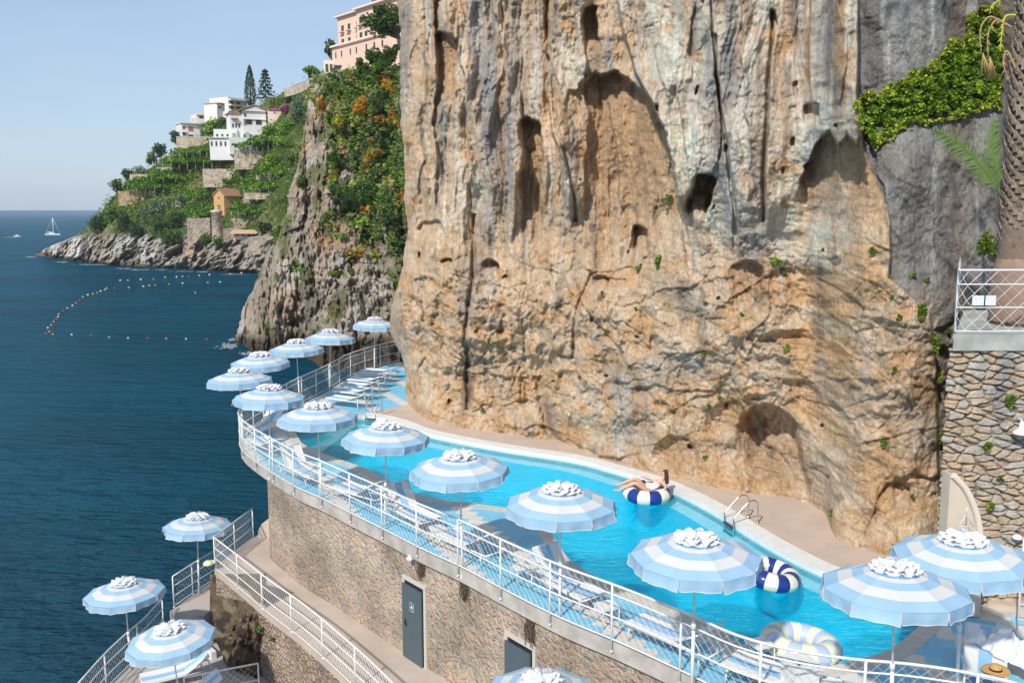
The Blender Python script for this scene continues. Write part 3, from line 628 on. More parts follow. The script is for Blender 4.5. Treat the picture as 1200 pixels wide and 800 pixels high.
def poolwater():
    m = bpy.data.materials.new('pool_water'); m.use_nodes = True; N = m.node_tree.nodes; Lk = m.node_tree.links; N.clear()
    out = N.new('ShaderNodeOutputMaterial'); tr = N.new('ShaderNodeBsdfTransparent'); gl = N.new('ShaderNodeBsdfGlossy'); df = N.new('ShaderNodeBsdfDiffuse')
    gl.inputs['Roughness'].default_value = .04; geo = N.new('ShaderNodeNewGeometry')
    def noise(scale, det, st, rot=0):
        mp = N.new('ShaderNodeMapping'); mp.inputs['Scale'].default_value = st; mp.inputs['Rotation'].default_value = (0, 0, rot); Lk.new(geo.outputs['Position'], mp.inputs[0])
        n = N.new('ShaderNodeTexNoise'); n.inputs['Scale'].default_value = scale; n.inputs['Detail'].default_value = det; n.inputs['Distortion'].default_value = .8; Lk.new(mp.outputs[0], n.inputs['Vector']); return n
    n1 = noise(4.5, 5, (.7, 1.5, 1), .3); n2 = noise(.5, 3, (1, 1.4, 1))
    b = N.new('ShaderNodeBump'); b.inputs['Strength'].default_value = 1; b.inputs['Distance'].default_value = .045; Lk.new(n1.outputs[0], b.inputs['Height'])
    Lk.new(b.outputs[0], gl.inputs['Normal'])
    r = N.new('ShaderNodeValToRGB'); r.color_ramp.elements[0].position = .3; r.color_ramp.elements[1].position = .7
    r.color_ramp.elements[0].color = (.74, .95, .98, 1); r.color_ramp.elements[1].color = (.90, .99, 1.0, 1)
    ad = N.new('ShaderNodeMath'); ad.operation = 'ADD'; ml = N.new('ShaderNodeMath'); ml.operation = 'MULTIPLY'; ml.inputs[1].default_value = .45
    Lk.new(n1.outputs[0], ml.inputs[0]); sb = N.new('ShaderNodeMath'); sb.operation = 'MULTIPLY'; sb.inputs[1].default_value = .55; Lk.new(n2.outputs[0], sb.inputs[0]); Lk.new(ml.outputs[0], ad.inputs[0]); Lk.new(sb.outputs[0], ad.inputs[1])
    Lk.new(ad.outputs[0], r.inputs[0]); Lk.new(r.outputs[0], tr.inputs[0])
    df.inputs[0].default_value = (.0, .56, .82, 1); Lk.new(b.outputs[0], df.inputs['Normal'])
    m0 = N.new('ShaderNodeMixShader'); m0.inputs[0].default_value = .30; Lk.new(tr.outputs[0], m0.inputs[1]); Lk.new(df.outputs[0], m0.inputs[2])
    fr = N.new('ShaderNodeFresnel'); fr.inputs[0].default_value = 1.22; Lk.new(b.outputs[0], fr.inputs['Normal'])
    mf = N.new('ShaderNodeMath'); mf.operation = 'MULTIPLY'; mf.inputs[1].default_value = .6; Lk.new(fr.outputs[0], mf.inputs[0]); gl.inputs[0].default_value = (.7, .92, 1, 1); mx = N.new('ShaderNodeMixShader'); Lk.new(mf.outputs[0], mx.inputs[0]); Lk.new(m0.outputs[0], mx.inputs[1]); Lk.new(gl.outputs[0], mx.inputs[2]); Lk.new(mx.outputs[0], out.inputs[0])
    return m
mb = MB(); PW = [p.copy() for p in pool]
wt = flat('pool_water', pool, [], -.10, .002, poolwater())
# keep only the upper sheet of the water
bm = bmesh.new(); bm.from_mesh(wt.data); bmesh.ops.delete(bm, geom=[f for f in bm.faces if f.normal.z < .5], context='FACES'); bm.to_mesh(wt.data); bm.free(); structure(wt)
# ================================================================== masonry
def stone_mat(name, scale, ca, cb, mortar, st=(1, 1, 1), gap=.06, bump=.6, rnd=1.0, bd=.06):
    m = bpy.data.materials.new(name); m.use_nodes = True; N = m.node_tree.nodes; Lk = m.node_tree.links; p = N['Principled BSDF']; p.inputs['Roughness'].default_value = .9; p.inputs['Specular IOR Level'].default_value = .2
    geo = N.new('ShaderNodeNewGeometry'); ns = N.new('ShaderNodeTexNoise'); ns.inputs['Scale'].default_value = scale * .8; ns.inputs['Detail'].default_value = 4; Lk.new(geo.outputs['Position'], ns.inputs['Vector'])
    ad = N.new('ShaderNodeMix'); ad.data_type = 'RGBA'; ad.blend_type = 'LINEAR_LIGHT'; ad.inputs[0].default_value = .9 / scale; Lk.new(geo.outputs['Position'], ad.inputs[6]); Lk.new(ns.outputs['Color'], ad.inputs[7])
    mp = N.new('ShaderNodeMapping'); mp.inputs['Scale'].default_value = st; Lk.new(ad.outputs[2], mp.inputs[0])
    v = N.new('ShaderNodeTexVoronoi'); v.feature = 'DISTANCE_TO_EDGE'; v.inputs['Scale'].default_value = scale; v.inputs['Randomness'].default_value = rnd; Lk.new(mp.outputs[0], v.inputs['Vector'])
    v2 = N.new('ShaderNodeTexVoronoi'); v2.inputs['Scale'].default_value = scale; v2.inputs['Randomness'].default_value = rnd; Lk.new(mp.outputs[0], v2.inputs['Vector'])
    sp = N.new('ShaderNodeSeparateColor'); Lk.new(v2.outputs['Color'], sp.inputs[0])
    r = N.new('ShaderNodeValToRGB'); e = r.color_ramp.elements; e[0].color = (*ca, 1); e[1].color = (*cb, 1); k = e.new(.5); k.color = tuple((a + b) / 2 * (1.12 if i == 0 else .95) for i, (a, b) in enumerate(zip(ca, cb))) + (1,)
    Lk.new(sp.outputs[0], r.inputs[0])
    n2 = N.new('ShaderNodeTexNoise'); n2.inputs['Scale'].default_value = scale * 4; n2.inputs['Detail'].default_value = 7; Lk.new(geo.outputs['Position'], n2.inputs['Vector'])
    n3 = N.new('ShaderNodeTexNoise'); n3.inputs['Scale'].default_value = .7; n3.inputs['Detail'].default_value = 5; Lk.new(geo.outputs['Position'], n3.inputs['Vector'])
    def ramp(src, a, b, x, y):
        q = N.new('ShaderNodeValToRGB'); q.color_ramp.elements[0].position = a; q.color_ramp.elements[1].position = b; q.color_ramp.elements[0].color = (x, x, x, 1); q.color_ramp.elements[1].color = (y, y, y, 1); Lk.new(src, q.inputs[0]); return q.outputs[0]
    def mx(f, A, B, mode='MIX'):
        x = N.new('ShaderNodeMix'); x.data_type = 'RGBA'; x.blend_type = mode
        if isinstance(f, float): x.inputs[0].default_value = f
        else: Lk.new(f, x.inputs[0])
        for i, q in ((6, A), (7, B)):
            if isinstance(q, tuple): x.inputs[i].default_value = (*q, 1)
            else: Lk.new(q, x.inputs[i])
        return x.outputs[2]
    c = mx(ramp(v.outputs['Distance'], gap * .3, gap, 0, 1), mortar, r.outputs[0]); c = mx(1.0, c, ramp(n2.outputs[0], .3, .7, .7, 1.15), 'MULTIPLY'); c = mx(1.0, c, ramp(n3.outputs[0], .32, .68, .62, 1.12), 'MULTIPLY')
    Lk.new(c, p.inputs['Base Color'])
    hh = N.new('ShaderNodeMath'); hh.operation = 'ADD'; q = N.new('ShaderNodeMath'); q.operation = 'MULTIPLY'; q.inputs[1].default_value = .5; Lk.new(n2.outputs[0], q.inputs[0]); Lk.new(q.outputs[0], hh.inputs[0]); Lk.new(ramp(v.outputs['Distance'], 0, gap * 3, 0, 1), hh.inputs[1])
    b = N.new('ShaderNodeBump'); b.inputs['Strength'].default_value = bump; b.inputs['Distance'].default_value = bd; Lk.new(hh.outputs[0], b.inputs['Height']); Lk.new(b.outputs[0], p.inputs['Normal'])
    return m
M_rub = stone_mat('rubble_masonry', 5.0, (.56, .43, .29), (.34, .315, .29), (.50, .42, .32), st=(1, 1, 1.25), gap=.13, bump=.9, bd=.045)
M_rub2 = stone_mat('rough_fieldstone', 5.0, (.62, .46, .29), (.46, .42, .37), (.42, .33, .23), st=(1, 1, 1.2), gap=.10, bump=1, bd=.11)
M_dry = stone_mat('flat_bedded_stone', 2.3, (.45, .34, .24), (.40, .37, .34), (.10, .08, .06), st=(.8, .8, 1.9), gap=.055, bump=1, bd=.12)
i_turn = min(range(len(edge)), key=lambda i: (edge[i] - on_z(309, 546, 0)).length)
wall_path = [Vector((-6.0, 46, 0)), Vector((-6.6, 40, 0)), Vector((-7.3, 34, 0))] + offset(edge, -.06 * SGN, False)[i_turn:]
wall_path = resample(wall_path, .35)
pw = wallstrip('retaining_wall', wall_path, -5.8, -.34, M_rub, side=SGN, thick=.6)
tag(pw, 'tall curved tan rubble stone wall carrying the pool deck', 'wall')
# ---- middle walkway
ZW = -3.2
WK_PX = [(296, 630.5), (251, 667), (281, 692), (316, 722), (355, 752), (397, 790), (440, 832), (500, 900), (580, 1010)]
wk = [on_z(x, y, ZW) for x, y in WK_PX]
wk_edge = [wk[0]] + [wk[0].lerp(wk[1], t) for t in (.33, .66)] + [wk[1]] + resample(catmull(wk[1:], 8), .4)[1:]
wq = [p for p in wall_path if p.y < 34.5]
structure(flat('walkway', wk_edge + [Vector((6, 6, 0)), Vector((9, 9, 0))] + [Vector((2.5, 17.5, 0)), Vector((-2, 22.5, 0)), Vector((-5, 28, 0)), Vector((-6.0, 34, 0)), Vector((-8.6, 33.4, 0))], [], ZW, .16, mat('walkway_screed', (.50, .41, .335), .85, bump=.15, bscale=30, var=.15, vscale=1.0)))
wk_low = [p for p in offset(wk_edge, .0, False)]
d_ = offset(wk_edge, .5, False)[10]; SG2 = 1 if (d_ - Vector((0, 0, ZW))).length < (wk_edge[10] - Vector((0, 0, ZW))).length else -1
lw = wallstrip('retaining_wall', offset(wk_edge, -.04 * SG2, False), -9.2, ZW - .16, M_rub2, side=SG2, thick=.7); tag(lw, 'rough fieldstone wall below the middle walkway, above the lower sun terrace', 'wall')
# ---- lower terrace (two levels)
ZA, ZB = -5.4, -4.9
M_low = mat('terrace_screed', (.46, .40, .35), .85, bump=.15, bscale=30, var=.15, vscale=1.0)
la = [on_z(192, 738, ZA), on_z(170, 764, ZA), on_z(152, 780, ZA), on_z(126, 806, ZA), on_z(90, 850, ZA), on_z(40, 930, ZA)]
lb = [on_z(254, 678, ZB), on_z(232, 692, ZB), on_z(199, 715, ZB)]
stepL, stepM, stepR = on_z(199, 716, ZB), on_z(239, 721.5, ZB), on_z(250, 712, ZB)
structure(flat('lower_terrace', la + [Vector((0, 15, 0)), Vector((-4, 26, 0)), Vector((-8, 33, 0)), Vector((-11.5, 29.9, 0))], [], ZA, .3, M_low))
structure(flat('upper_landing_floor', [stepL, stepM, stepR, Vector((-6, 27, 0)), Vector((-7, 33, 0)), lb[0], lb[1]], [], ZB, .7, M_low))
fnd = wallstrip('terrace_wall', [lb[0] + Vector((.1, .3, 0)), lb[1], lb[2]] + la, SEA - 2, ZA - .28, M_rub2, side=1, thick=.5); tag(fnd, 'stone sea wall carrying the lower sun terrace', 'wall')
# ================================================================== railings
def along(P):
    L = [0.0]
    for a, b in zip(P[:-1], P[1:]): L.append(L[-1] + (b - a).length)
    def f(s):
        s = max(0.0, min(L[-1], s)); i = max(0, int(np.searchsorted(L, s, side='right')) - 1); i = min(i, len(P) - 2)
        return P[i].lerp(P[i + 1], (s - L[i]) / max(L[i + 1] - L[i], 1e-6))
    return f, L[-1]
def railing(name, label, P, H, posts, group=None, rails=(0.06, .45, .83, 1.0), low=.0, net=True, pr=.022, tr=.024, cell=.19, wire=.0028, netmax=1e9):
    t = thing(name, label, 'railing', tuple(P[0]), 0, group); inv = Vector(P[0])
    Q = [Vector(p) - inv for p in P]; f, L = along(Q)
    for k, h in enumerate(rails):
        mb = MB(); top = k == len(rails) - 1; mb.tube([q + Vector((0, 0, H * h)) for q in Q], tr if top else tr * .68, 6)
        mb.build('top_rail' if top else ('bottom_rail' if k == 0 else 'middle_rail'), M_white, t)
    for s in posts:
        p = f(s); mb = MB(); mb.tube([p + Vector((0, 0, -low)), p + Vector((0, 0, H - .005))], pr, 6); mb.box(p + Vector((0, 0, -low + .02)), (.055, .055, .04)); mb.build('post', M_white, t)
    if net:
        vs = []; z0, z1 = H * rails[0], H; hh = z1 - z0; ns = 4; mb = MB(); s = -hh
        while s < min(L, netmax):
            for sg in (1, -1):
                pts = []
                for k in range(ns + 1):
                    u = s + hh * k / ns; 
                    if u < 0 or u > L: continue
                    z = z0 + hh * (k / ns if sg > 0 else 1 - k / ns); p = f(u); pts.append(p + Vector((0, 0, z)))
                if len(pts) > 1: mb.tube(pts, wire, 3, cap=False, smooth=False)
            s += cell
        mb.build('netting', M_white, t)
    return t
rp = [p + Vector((0, 0, .0)) for p in offset(edge, .115 * SGN, False)]
fR, LR = along(rp)
npost = int(LR / 1.62)
railing('deck_railing', 'long white tubular railing with wire netting following the curved edge of the pool deck', rp, RH, [LR * (k + .02) / npost for k in range(npost)], low=.2, pr=.024, tr=.027)
i1 = max(range(len(wk_edge)), key=lambda i: -abs((wk_edge[i] - on_z(500, 900, ZW)).length))
wr = [p.copy() for p in offset(wk_edge[:i1], -.03 * SG2, False)]
fw, LW = along(wr); l01 = (wk[1] - wk[0]).length
railing('walkway_railing', 'white netted railing along the outer edge of the middle walkway', wr, 1.1, [0, l01 * .5, l01] + [l01 + 1.9 * k for k in range(1, int((LW - l01) / 1.9))], rails=(.05, .36, .68, 1.0))
la_r = [p.copy() for p in la]; railing('terrace_railing', 'white netted railing along the sea edge of the lower sun terrace', resample(la_r[:5], .5), 1.1, [0, 1.9, 3.8, 5.7, 7.6], rails=(.05, .36, .68, 1.0))
lb_r = [lb[0], lb[1], lb[2]]; railing('terrace_railing', 'short white netted railing beside the raised landing above the lower sun terrace', resample(lb_r, .5), 1.1, [0, 1.4, 2.9], rails=(.05, .36, .68, 1.0))
sr = [on_z(304, 815, ZA), on_z(240, 828, ZA), on_z(205, 836, ZA)]
railing('stair_railing', 'low white netted railing corner in front of the lower sun loungers', resample(sr, .5), 1.0, [0, 1.5, 2.9], rails=(.05, .5, 1.0))
# ================================================================== parasols
M_blue = mat('parasol_blue', (.38, .57, .74), .8, bump=.1, bscale=60, trans=.22, var=.08, vscale=3)
M_wht = mat('parasol_white', (.70, .69, .67), .8, bump=.1, bscale=60, trans=.22)
M_ruf = mat('parasol_ruffle', (.72, .72, .73), .85, trans=.15)
M_rb = mat('ruffle_blue_lining', (.14, .30, .55), .8)
def parasol_parts(t, R=1.13, drop=2.45, low=.25, seed=1, freestand=False):
    rs = random.Random(seed); n = 10; rise = .36
    def prof(r): return rise * (1 - r) ** 1.0 + .03 * math.sin(PI * r)      # height above the rim at radius fraction r
    mb = MB(); bands = [(.0, .44, 1), (.44, .60, 0), (.60, .80, 1), (.80, 1.0, 0)]
    for a, b, mi in bands:
        for k in range(n):
            for (ra, rb) in [(a + (b - a) * j / 2, a + (b - a) * (j + 1) / 2) for j in range(2)]:
                vs = []; m = 5
                for r in (ra, rb):
                    for q in range(m):
                        u = q / (m - 1); t0 = 2 * PI * k / n; t1 = 2 * PI * (k + 1) / n
                        p0 = Vector((math.cos(t0), math.sin(t0), 0)) * r * R; p1 = Vector((math.cos(t1), math.sin(t1), 0)) * r * R
                        p = p0.lerp(p1, u); sag = math.sin(PI * u) * .010 * r; p.z = drop + prof(r) - sag; p *= 1; vs.append(p)
                mb.add(vs, [(q, q + m, q + m + 1, q + 1) for q in range(m - 1)], mi, False)
    canopy = mb.build('canopy', [M_blue, M_wht], t)
    val = MB(); trim = MB()
    for k in range(n):
        t0 = 2 * PI * k / n; t1 = 2 * PI * (k + 1) / n; m = 9; vs = []
        ph = rs.uniform(0, 6); kick = rs.uniform(-.03, .06)
        for row in range(4):
            w_ = row / 3
            for q in range(m):
                u = q / (m - 1); u2 = .5 + (u - .5) * (1 - .035 * w_)
                p = Vector((math.cos(t0), math.sin(t0), 0)).lerp(Vector((math.cos(t1), math.sin(t1), 0)), u2) * R
                o = p.normalized(); wob = .022 * w_ * math.sin(u * 11 + ph) + kick * w_ * w_ + .012
                p = p + o * wob; p.z = drop - math.sin(PI * u) * .010 - .20 * w_ * (1 - .06 * math.sin(u * PI)) ; vs.append(p)
        val.add(vs, [(r * m + q, (r + 1) * m + q, (r + 1) * m + q + 1, r * m + q + 1) for r in range(3) for q in range(m - 1)], 0, True)
        trim.tube([vs[0 * m]] + [vs[r * m] for r in (1, 2)] + [v for v in vs[3 * m:4 * m]] + [vs[2 * m + m - 1], vs[m + m - 1], vs[m - 1]], .009, 4, cap=False)
    v = val.build('valance', M_blue, t); trim.build('piping', M_wht, v)
    # gathered ruffle on the top: a wavy double skirt and a crumpled middle
    rf = MB(); m = 96; zt = drop + prof(.32)
    for lay, (ra, rb, za, zb, am) in enumerate([(.24, .46, .06, .005, .045), (.14, .40, .11, .04, .045), (.02, .30, .12, .08, .035)]):
        rows = []; lobes = (10, 9, 7)[lay]
        for j in range(5):
            w_ = j / 4; row = []
            for q in range(m):
                a = 2 * PI * q / m; wv = math.sin(a * lobes + lay * 1.3 + .5 * math.sin(a * 3 + seed))
                r = (ra + (rb - ra) * w_ + .030 * wv * w_) * R * .75; z = za * 1.35 + (zb - za) * w_ + am * (wv * .9 + .3 * math.sin(a * 23 + lay)) * (w_ ** 1.4) + .012 * math.sin(a * 17 + 4 * w_)
                row.append((r * math.cos(a), r * math.sin(a), drop + prof(.30) + z - .01))
            rows.append(row)
        rf.grid(np.array(rows), 0, True, wrap=True)
    ruf = rf.build('ruffle', M_ruf, t)
    hb = MB()
    g = []
    for r_, z_ in ((.335, .0), (.325, .035)): g.append([(r_ * R * math.cos(a), r_ * R * math.sin(a), drop + prof(.335) + z_ + .01 * math.sin(10 * a)) for a in [2 * PI * q / 60 for q in range(60)]])
    hb.grid(np.array(g), 0, True, wrap=True)
    hb.build('lining', M_rb, ruf)
    pl = MB(); pl.tube([(0, 0, 1.0), (0, 0, drop + rise - .03)], .019, 8); pl.tube([(0, 0, -low), (0, 0, 1.15)], .032, 8); pl.tube([(0, 0, 1.08), (0, 0, 1.2)], .042, 8); pl.build('pole', M_white, t)
    rb = MB()
    for k in range(n):
        a = 2 * PI * k / n; d = Vector((math.cos(a), math.sin(a), 0)); rb.tube([d * .03 + Vector((0, 0, drop + rise - .06)), d * R * .985 + Vector((0, 0, drop - .02))], .007, 4); rb.tube([d * .03 + Vector((0, 0, drop - .12)), d * R * .5 + Vector((0, 0, drop + prof(.5) - .03))], .006, 4)
    rb.build('rib_frame', M_white, t)
    if not freestand:
        bk = MB(); bk.box((0, 0, -low + .05), (.09, .09, .09)); bk.build('bracket', M_white, t)
DRP = 2.45
UL = [ # px, py of the rim centre, floor height, label
 (657, 590, 0, 'striped parasol over the bend of the pool, left of the swimmer'),
 (541, 548, 0, 'striped parasol right above the zigzag deck tiles, left of the one at the pool bend'),
 (449, 512, 0, 'striped parasol in front of the far pool ladder'),
 (372, 488, 0, 'striped parasol covering the left end of the pool'),
 (313, 466, 0, 'striped parasol at the rounded tip of the deck, over the tilted blue striped lounger'),
 (282, 445, 0, 'leftmost striped parasol of the pool deck, standing out over the sea'),
 (307, 424, 0, 'striped parasol on the far rail, second from the left against the sea'),
 (349, 408.5, 0, 'striped parasol on the far rail in front of the cove rock waterline'),
 (385, 396, 0, 'striped parasol on the far rail before the bushy cove cliff'),
 (437.5, 380.5, 0, 'smallest and farthest striped parasol, above the far row of loungers'),
 (815.5, 650, 0, 'striped parasol beside the navy and cream swim ring, overlapping the open pool'),
 (1054, 692, 0, 'big striped parasol over the right end of the pool'),
 (1133, 651, 0, 'big striped parasol at the right edge in front of the stone house wall'),
 (229, 616, -4.9, 'striped parasol on the raised landing by the walkway corner'),
 (148, 694, -5.4, 'lowest left striped parasol standing at the sea edge of the lower terrace'),
 (209, 746, -5.4, 'striped parasol tilted over the lower terrace loungers'),
 (633, 815, -3.2, 'striped parasol cut off by the bottom edge, in front of the plain grey door'),
]
LEFT = {282: 84, 307: 73, 349: 66}
first = None; VAR = {}
for k, (px, py, zf, lab) in enumerate(UL):
    p = on_z(px, py, zf + DRP); p.z = zf
    if first is None:
        first = thing('parasol', lab, 'parasol', p, .2, 'blue and white striped parasols'); parasol_parts(first, seed=3)
    else:
        lean = {1054: (.05, .04), 209: (-.07, -.03), 229: (-.03, -.02), 148: (-.02, -.02), 1133: (.02, .03), 657: (.0, .02), 815.5: (0, -.01)}.get(px, (random.uniform(-.035, .035), random.uniform(-.035, .035)))
        vi = k % 3
        if vi and vi not in VAR:
            VAR[vi] = thing('parasol', lab, 'parasol', p, 0, 'blue and white striped parasols'); parasol_parts(VAR[vi], seed=3 + 8 * vi); VAR[vi].rotation_euler = (lean[0], lean[1], k * 1.37); continue
        u = dup(VAR[vi] if vi else first, p, 0, lab, rot=(lean[0], lean[1], (k * 1.37) % 6.28))
# ================================================================== loungers
M_slw = mat('sling_white', (.70, .70, .68), .8, bump=.08, bscale=80); M_slb = mat('sling_blue', (.27, .48, .70), .8, bump=.08, bscale=80)
def lounger_parts(t, ang=38, towel=False):
    a = math.radians(ang); H = .34; W = .66; hx = 1.18; bl = .78
    fr = MB()
    for s in (-1, 1): fr.tube([(0, s * W / 2, H - .02), (1.93, s * W / 2, H - .02)], .022, 6)
    for x in (0, .02, 1.93, hx): fr.tube([(x, -W / 2, H - .02), (x, W / 2, H - .02)], .02, 6)
    fr.build('frame', M_white, t)
    st = MB()
    for (y0, y1, mi) in ((-.33, -.11, 0), (-.11, .11, 1), (.11, .33, 0)):
        m = 9; vs = []
        for row, off in ((0, 0), (1, 0)):
            pass
        g = []
        for i in range(m):
            u = i / (m - 1); z = H + .035 - .03 * math.sin(PI * u); g.append([(u * hx, y, z - .015 * math.cos(y / .33 * PI / 2)) for y in (y0, (y0 + y1) / 2, y1)])
        st.grid(np.array(g), mi); st.grid(np.array(g)[:, ::-1] - np.array([0, 0, .018]), mi)
    for s in (-1, 1): st.box((hx / 2, s * .335, H + .01), (hx, .03, .055), 0)
    st.build('seat_sling', [M_slw, M_slb], t)
    bk = MB(); ca, sa = math.cos(a), math.sin(a)
    for (y0, y1, mi) in ((-.33, -.11, 0), (-.11, .11, 1), (.11, .33, 0)):
        g = []
        for i in range(7):
            u = i / 6; z = -.02 * math.sin(PI * u); g.append([(hx + u * bl * ca - z * sa, y, H + .035 + u * bl * sa + z * ca) for y in (y0, (y0 + y1) / 2, y1)])
        bk.grid(np.array(g), mi); bk.grid(np.array(g)[:, ::-1] - np.array([0, 0, .02]), mi)
    b = bk.build('backrest', [M_slw, M_slb], t)
    bf = MB()
    for s in (-1, 1): bf.tube([(hx, s * .34, H + .02), (hx + bl * ca, s * .34, H + .02 + bl * sa)], .02, 6)
    bf.tube([(hx + bl * ca, -.34, H + .02 + bl * sa), (hx + bl * ca, .34, H + .02 + bl * sa)], .02, 6)
    if ang > 8:
        for s in (-1, 1): bf.tube([(hx + bl * .6 * ca, s * .30, H + bl * .6 * sa), (hx + .62, s * .30, H - .02)], .012, 5)
    bf.build('backrest_frame', M_white, b)
    for x in (.12, 1.72):
        for s in (-1, 1):
            lg = MB(); lg.tube([(x, s * (W / 2 - .02), H - .02), (x + (.03 if x > 1 else -.03), s * (W / 2 - .02), 0.012)], .02, 6); lg.build('leg', M_white, t)
protoL = {}
def lounger(foot, head, z, ang, lab, group):
    a = on_z(*foot, z + .36); b = on_z(*head, z + .36); d = (b - a); rz = math.atan2(d.y, d.x); c = (a + b) / 2; base = Vector((c.x - math.cos(rz) * .965, c.y - math.sin(rz) * .965, z + .008))
    if ang not in protoL:
        t = thing('sun_lounger', lab, 'sun lounger', base, rz, group); lounger_parts(t, ang); protoL[ang] = t; return t
    r = dup(protoL[ang], base, rz, lab); r['group'] = group; return r
G1 = 'white framed loungers along the deck railing'; G2 = 'loungers in a row on the far end of the deck'; G3 = 'loungers on the lower terrace'
lounger((290, 505), (333, 487), 0, 38, 'blue striped lounger with raised back at the rounded deck tip, below the leftmost parasols', G1)
lounger((283 + 14, 512), (330, 526), 0, 20, 'white lounger lying right behind the curved tip of the deck railing', G1)
lounger((376, 560), (331, 540), 0, 52, 'lounger with raised blue backrest by the left end of the pool, foot towards the viewer', G1)
lounger((391, 566), (455, 583), 0, 32, 'lounger behind the rail between the first two pool-side parasols, back raised to the right', G1)
lounger((510, 612), (455, 585), 0, 52, 'lounger with blue backrest to the left of the parasol at the pool bend', G1)
lounger((516, 618), (590, 650), 0, 32, 'lounger seen side-on below the zigzag tiles, its back frame raised to the right', G1)
lounger((700, 700), (626, 663), 0, 52, 'lounger with wide blue centre stripe and steep backrest right of the zigzag tiles', G1)
lounger((740, 722), (845, 764), 0, 32, 'closest lounger behind the rail, its back raised over the pool edge', G1)
lounger((870, 775), (960, 806), 0, 6, 'flat lounger half hidden behind the white bin near the lower right', G1)
farL = [((384, 464), (432, 470), 'nearest lounger of the far row, beside the far pool ladder'), ((393, 456), (439, 461), 'second lounger of the far row counted from the pool ladder'), ((402, 449), (446, 453), 'middle lounger of the far row, third from the pool ladder'),
        ((411, 443), (452, 446.5), 'fourth lounger of the far row counted from the pool ladder'), ((420, 437.5), (458, 440.5), 'fifth lounger of the far row, next to the farthest one'), ((429, 433), (463, 435.5), 'farthest lounger of the far row, below the smallest parasol')]
for f_, h_, lab in farL: lounger(f_, h_, 0, 20, lab, G2)
lounger((161, 797), (250, 776), ZA, 30, 'upper one of the two lower terrace loungers, blue stripe lit by the sun', G3)
lounger((176, 826), (262, 803), ZA, 30, 'lower one of the two lower terrace loungers, mostly cut off by the picture edge', G3)
# lounger at the right edge, laid towards the stone wall
rl = on_z(1150, 812, .36); ang_ = 6
rL = dup(protoL[6], Vector((8.25, 14.9, .008)), math.radians(62), 'sun lounger at the lower right edge carrying a straw hat and a heap of towels'); rL['group'] = G1
# ================================================================== small side tables
def side_table(name, label, p, rz=0.0, s=.42, h=.42, group=None):
    t = thing(name, label, 'side table', p, rz, group); mb = MB(); mb.box((0, 0, h - .015), (s, s, .03)); mb.build('table_top', M_white, t)
    for a in (-1, 1):
        for b in (-1, 1): g = MB(); g.tube([(a * (s / 2 - .03), b * (s / 2 - .03), h - .03), (a * (s / 2 - .02), b * (s / 2 - .02), 0)], .013, 6); g.build('leg', M_white, t)
    return t
st0 = side_table('side_table', 'small white side table between two lounger feet, right of the pool ledge bend', on_z(513, 636, 0), .4, group='white side tables')
dup(st0, on_z(384, 575, 0), .5, 'small white side table between lounger feet at the left end of the pool')
dup(st0, on_z(611, 683, 0), .4, 'small white side table below the zigzag tiles, behind the steep-backed lounger')
dup(st0, on_z(711, 731, 0), .4, 'small white side table left of the closest lounger')
dup(st0, on_z(890, 777, 0), .4, 'small white side table right of the closest lounger, by the white bin')
# ================================================================== ladders
M_steel = mat('polished_steel', (.62, .60, .56), .25, metal=1.0); M_step = mat('dark_ladder_tread', (.03, .05, .08), .5)
def ladder(label, c, outv, s=1.0, high=.62):
    t = thing('pool_ladder', label, 'pool ladder', c, math.atan2(outv.y, outv.x)); t['group'] = 'steel pool ladders'
    for k in (-1, 1):
        mb = MB(); y = k * .25 * s
        arc = [(-.12, y, -1.0), (-.12, y, .12), (-.09, y, .20)] + [( -.09 + .42 * (i / 6), y, .20 + (high - .22) * (i / 6)) for i in range(1, 7)]
        cx, cz = .45, high - .12
        arc = [(-.12, y, -1.0), (-.12, y, .10), (-.10, y, .2), (.28, y, high - .04)] + [(.43 + .16 * math.cos(a), y, high - .14 + .16 * math.sin(a)) for a in [PI * q / 8 for q in (5.5, 4.5, 3.5, 2.5, 1.5, .5)]] + [(.60, y, high - .25), (.60, y, .0)]
        mb.tube(catmull(arc, 3), .021, 8); hr = mb.build('handrail', M_steel, t); fl = MB(); fl.lathe([(.0, .03), (.045, .03), (.05, .0)], (.60, y, 0), 10); fl.build('flange', M_steel, hr)
    for z in (-.08, -.32, -.56, -.8):
        mb = MB(); mb.box((-.12, 0, z), (.09, .5 * s, .035)); mb.build('tread', M_step, t)
    return t
def at_pool(px, py):
    i = min(range(len(pool)), key=lambda i: (pool[i] - on_z(px, py, 0)).length); return pool[i], outward(i)
p_, o_ = at_pool(857, 612); ladder('steel pool ladder with arched handrails on the beige deck under the cliff', p_ + Vector((0, 0, .03)), o_)
p_, o_ = at_pool(437, 489); ladder('far steel pool ladder in front of the row of loungers', p_ + Vector((0, 0, .03)), Vector((.25, .97, 0)), .9, .75)
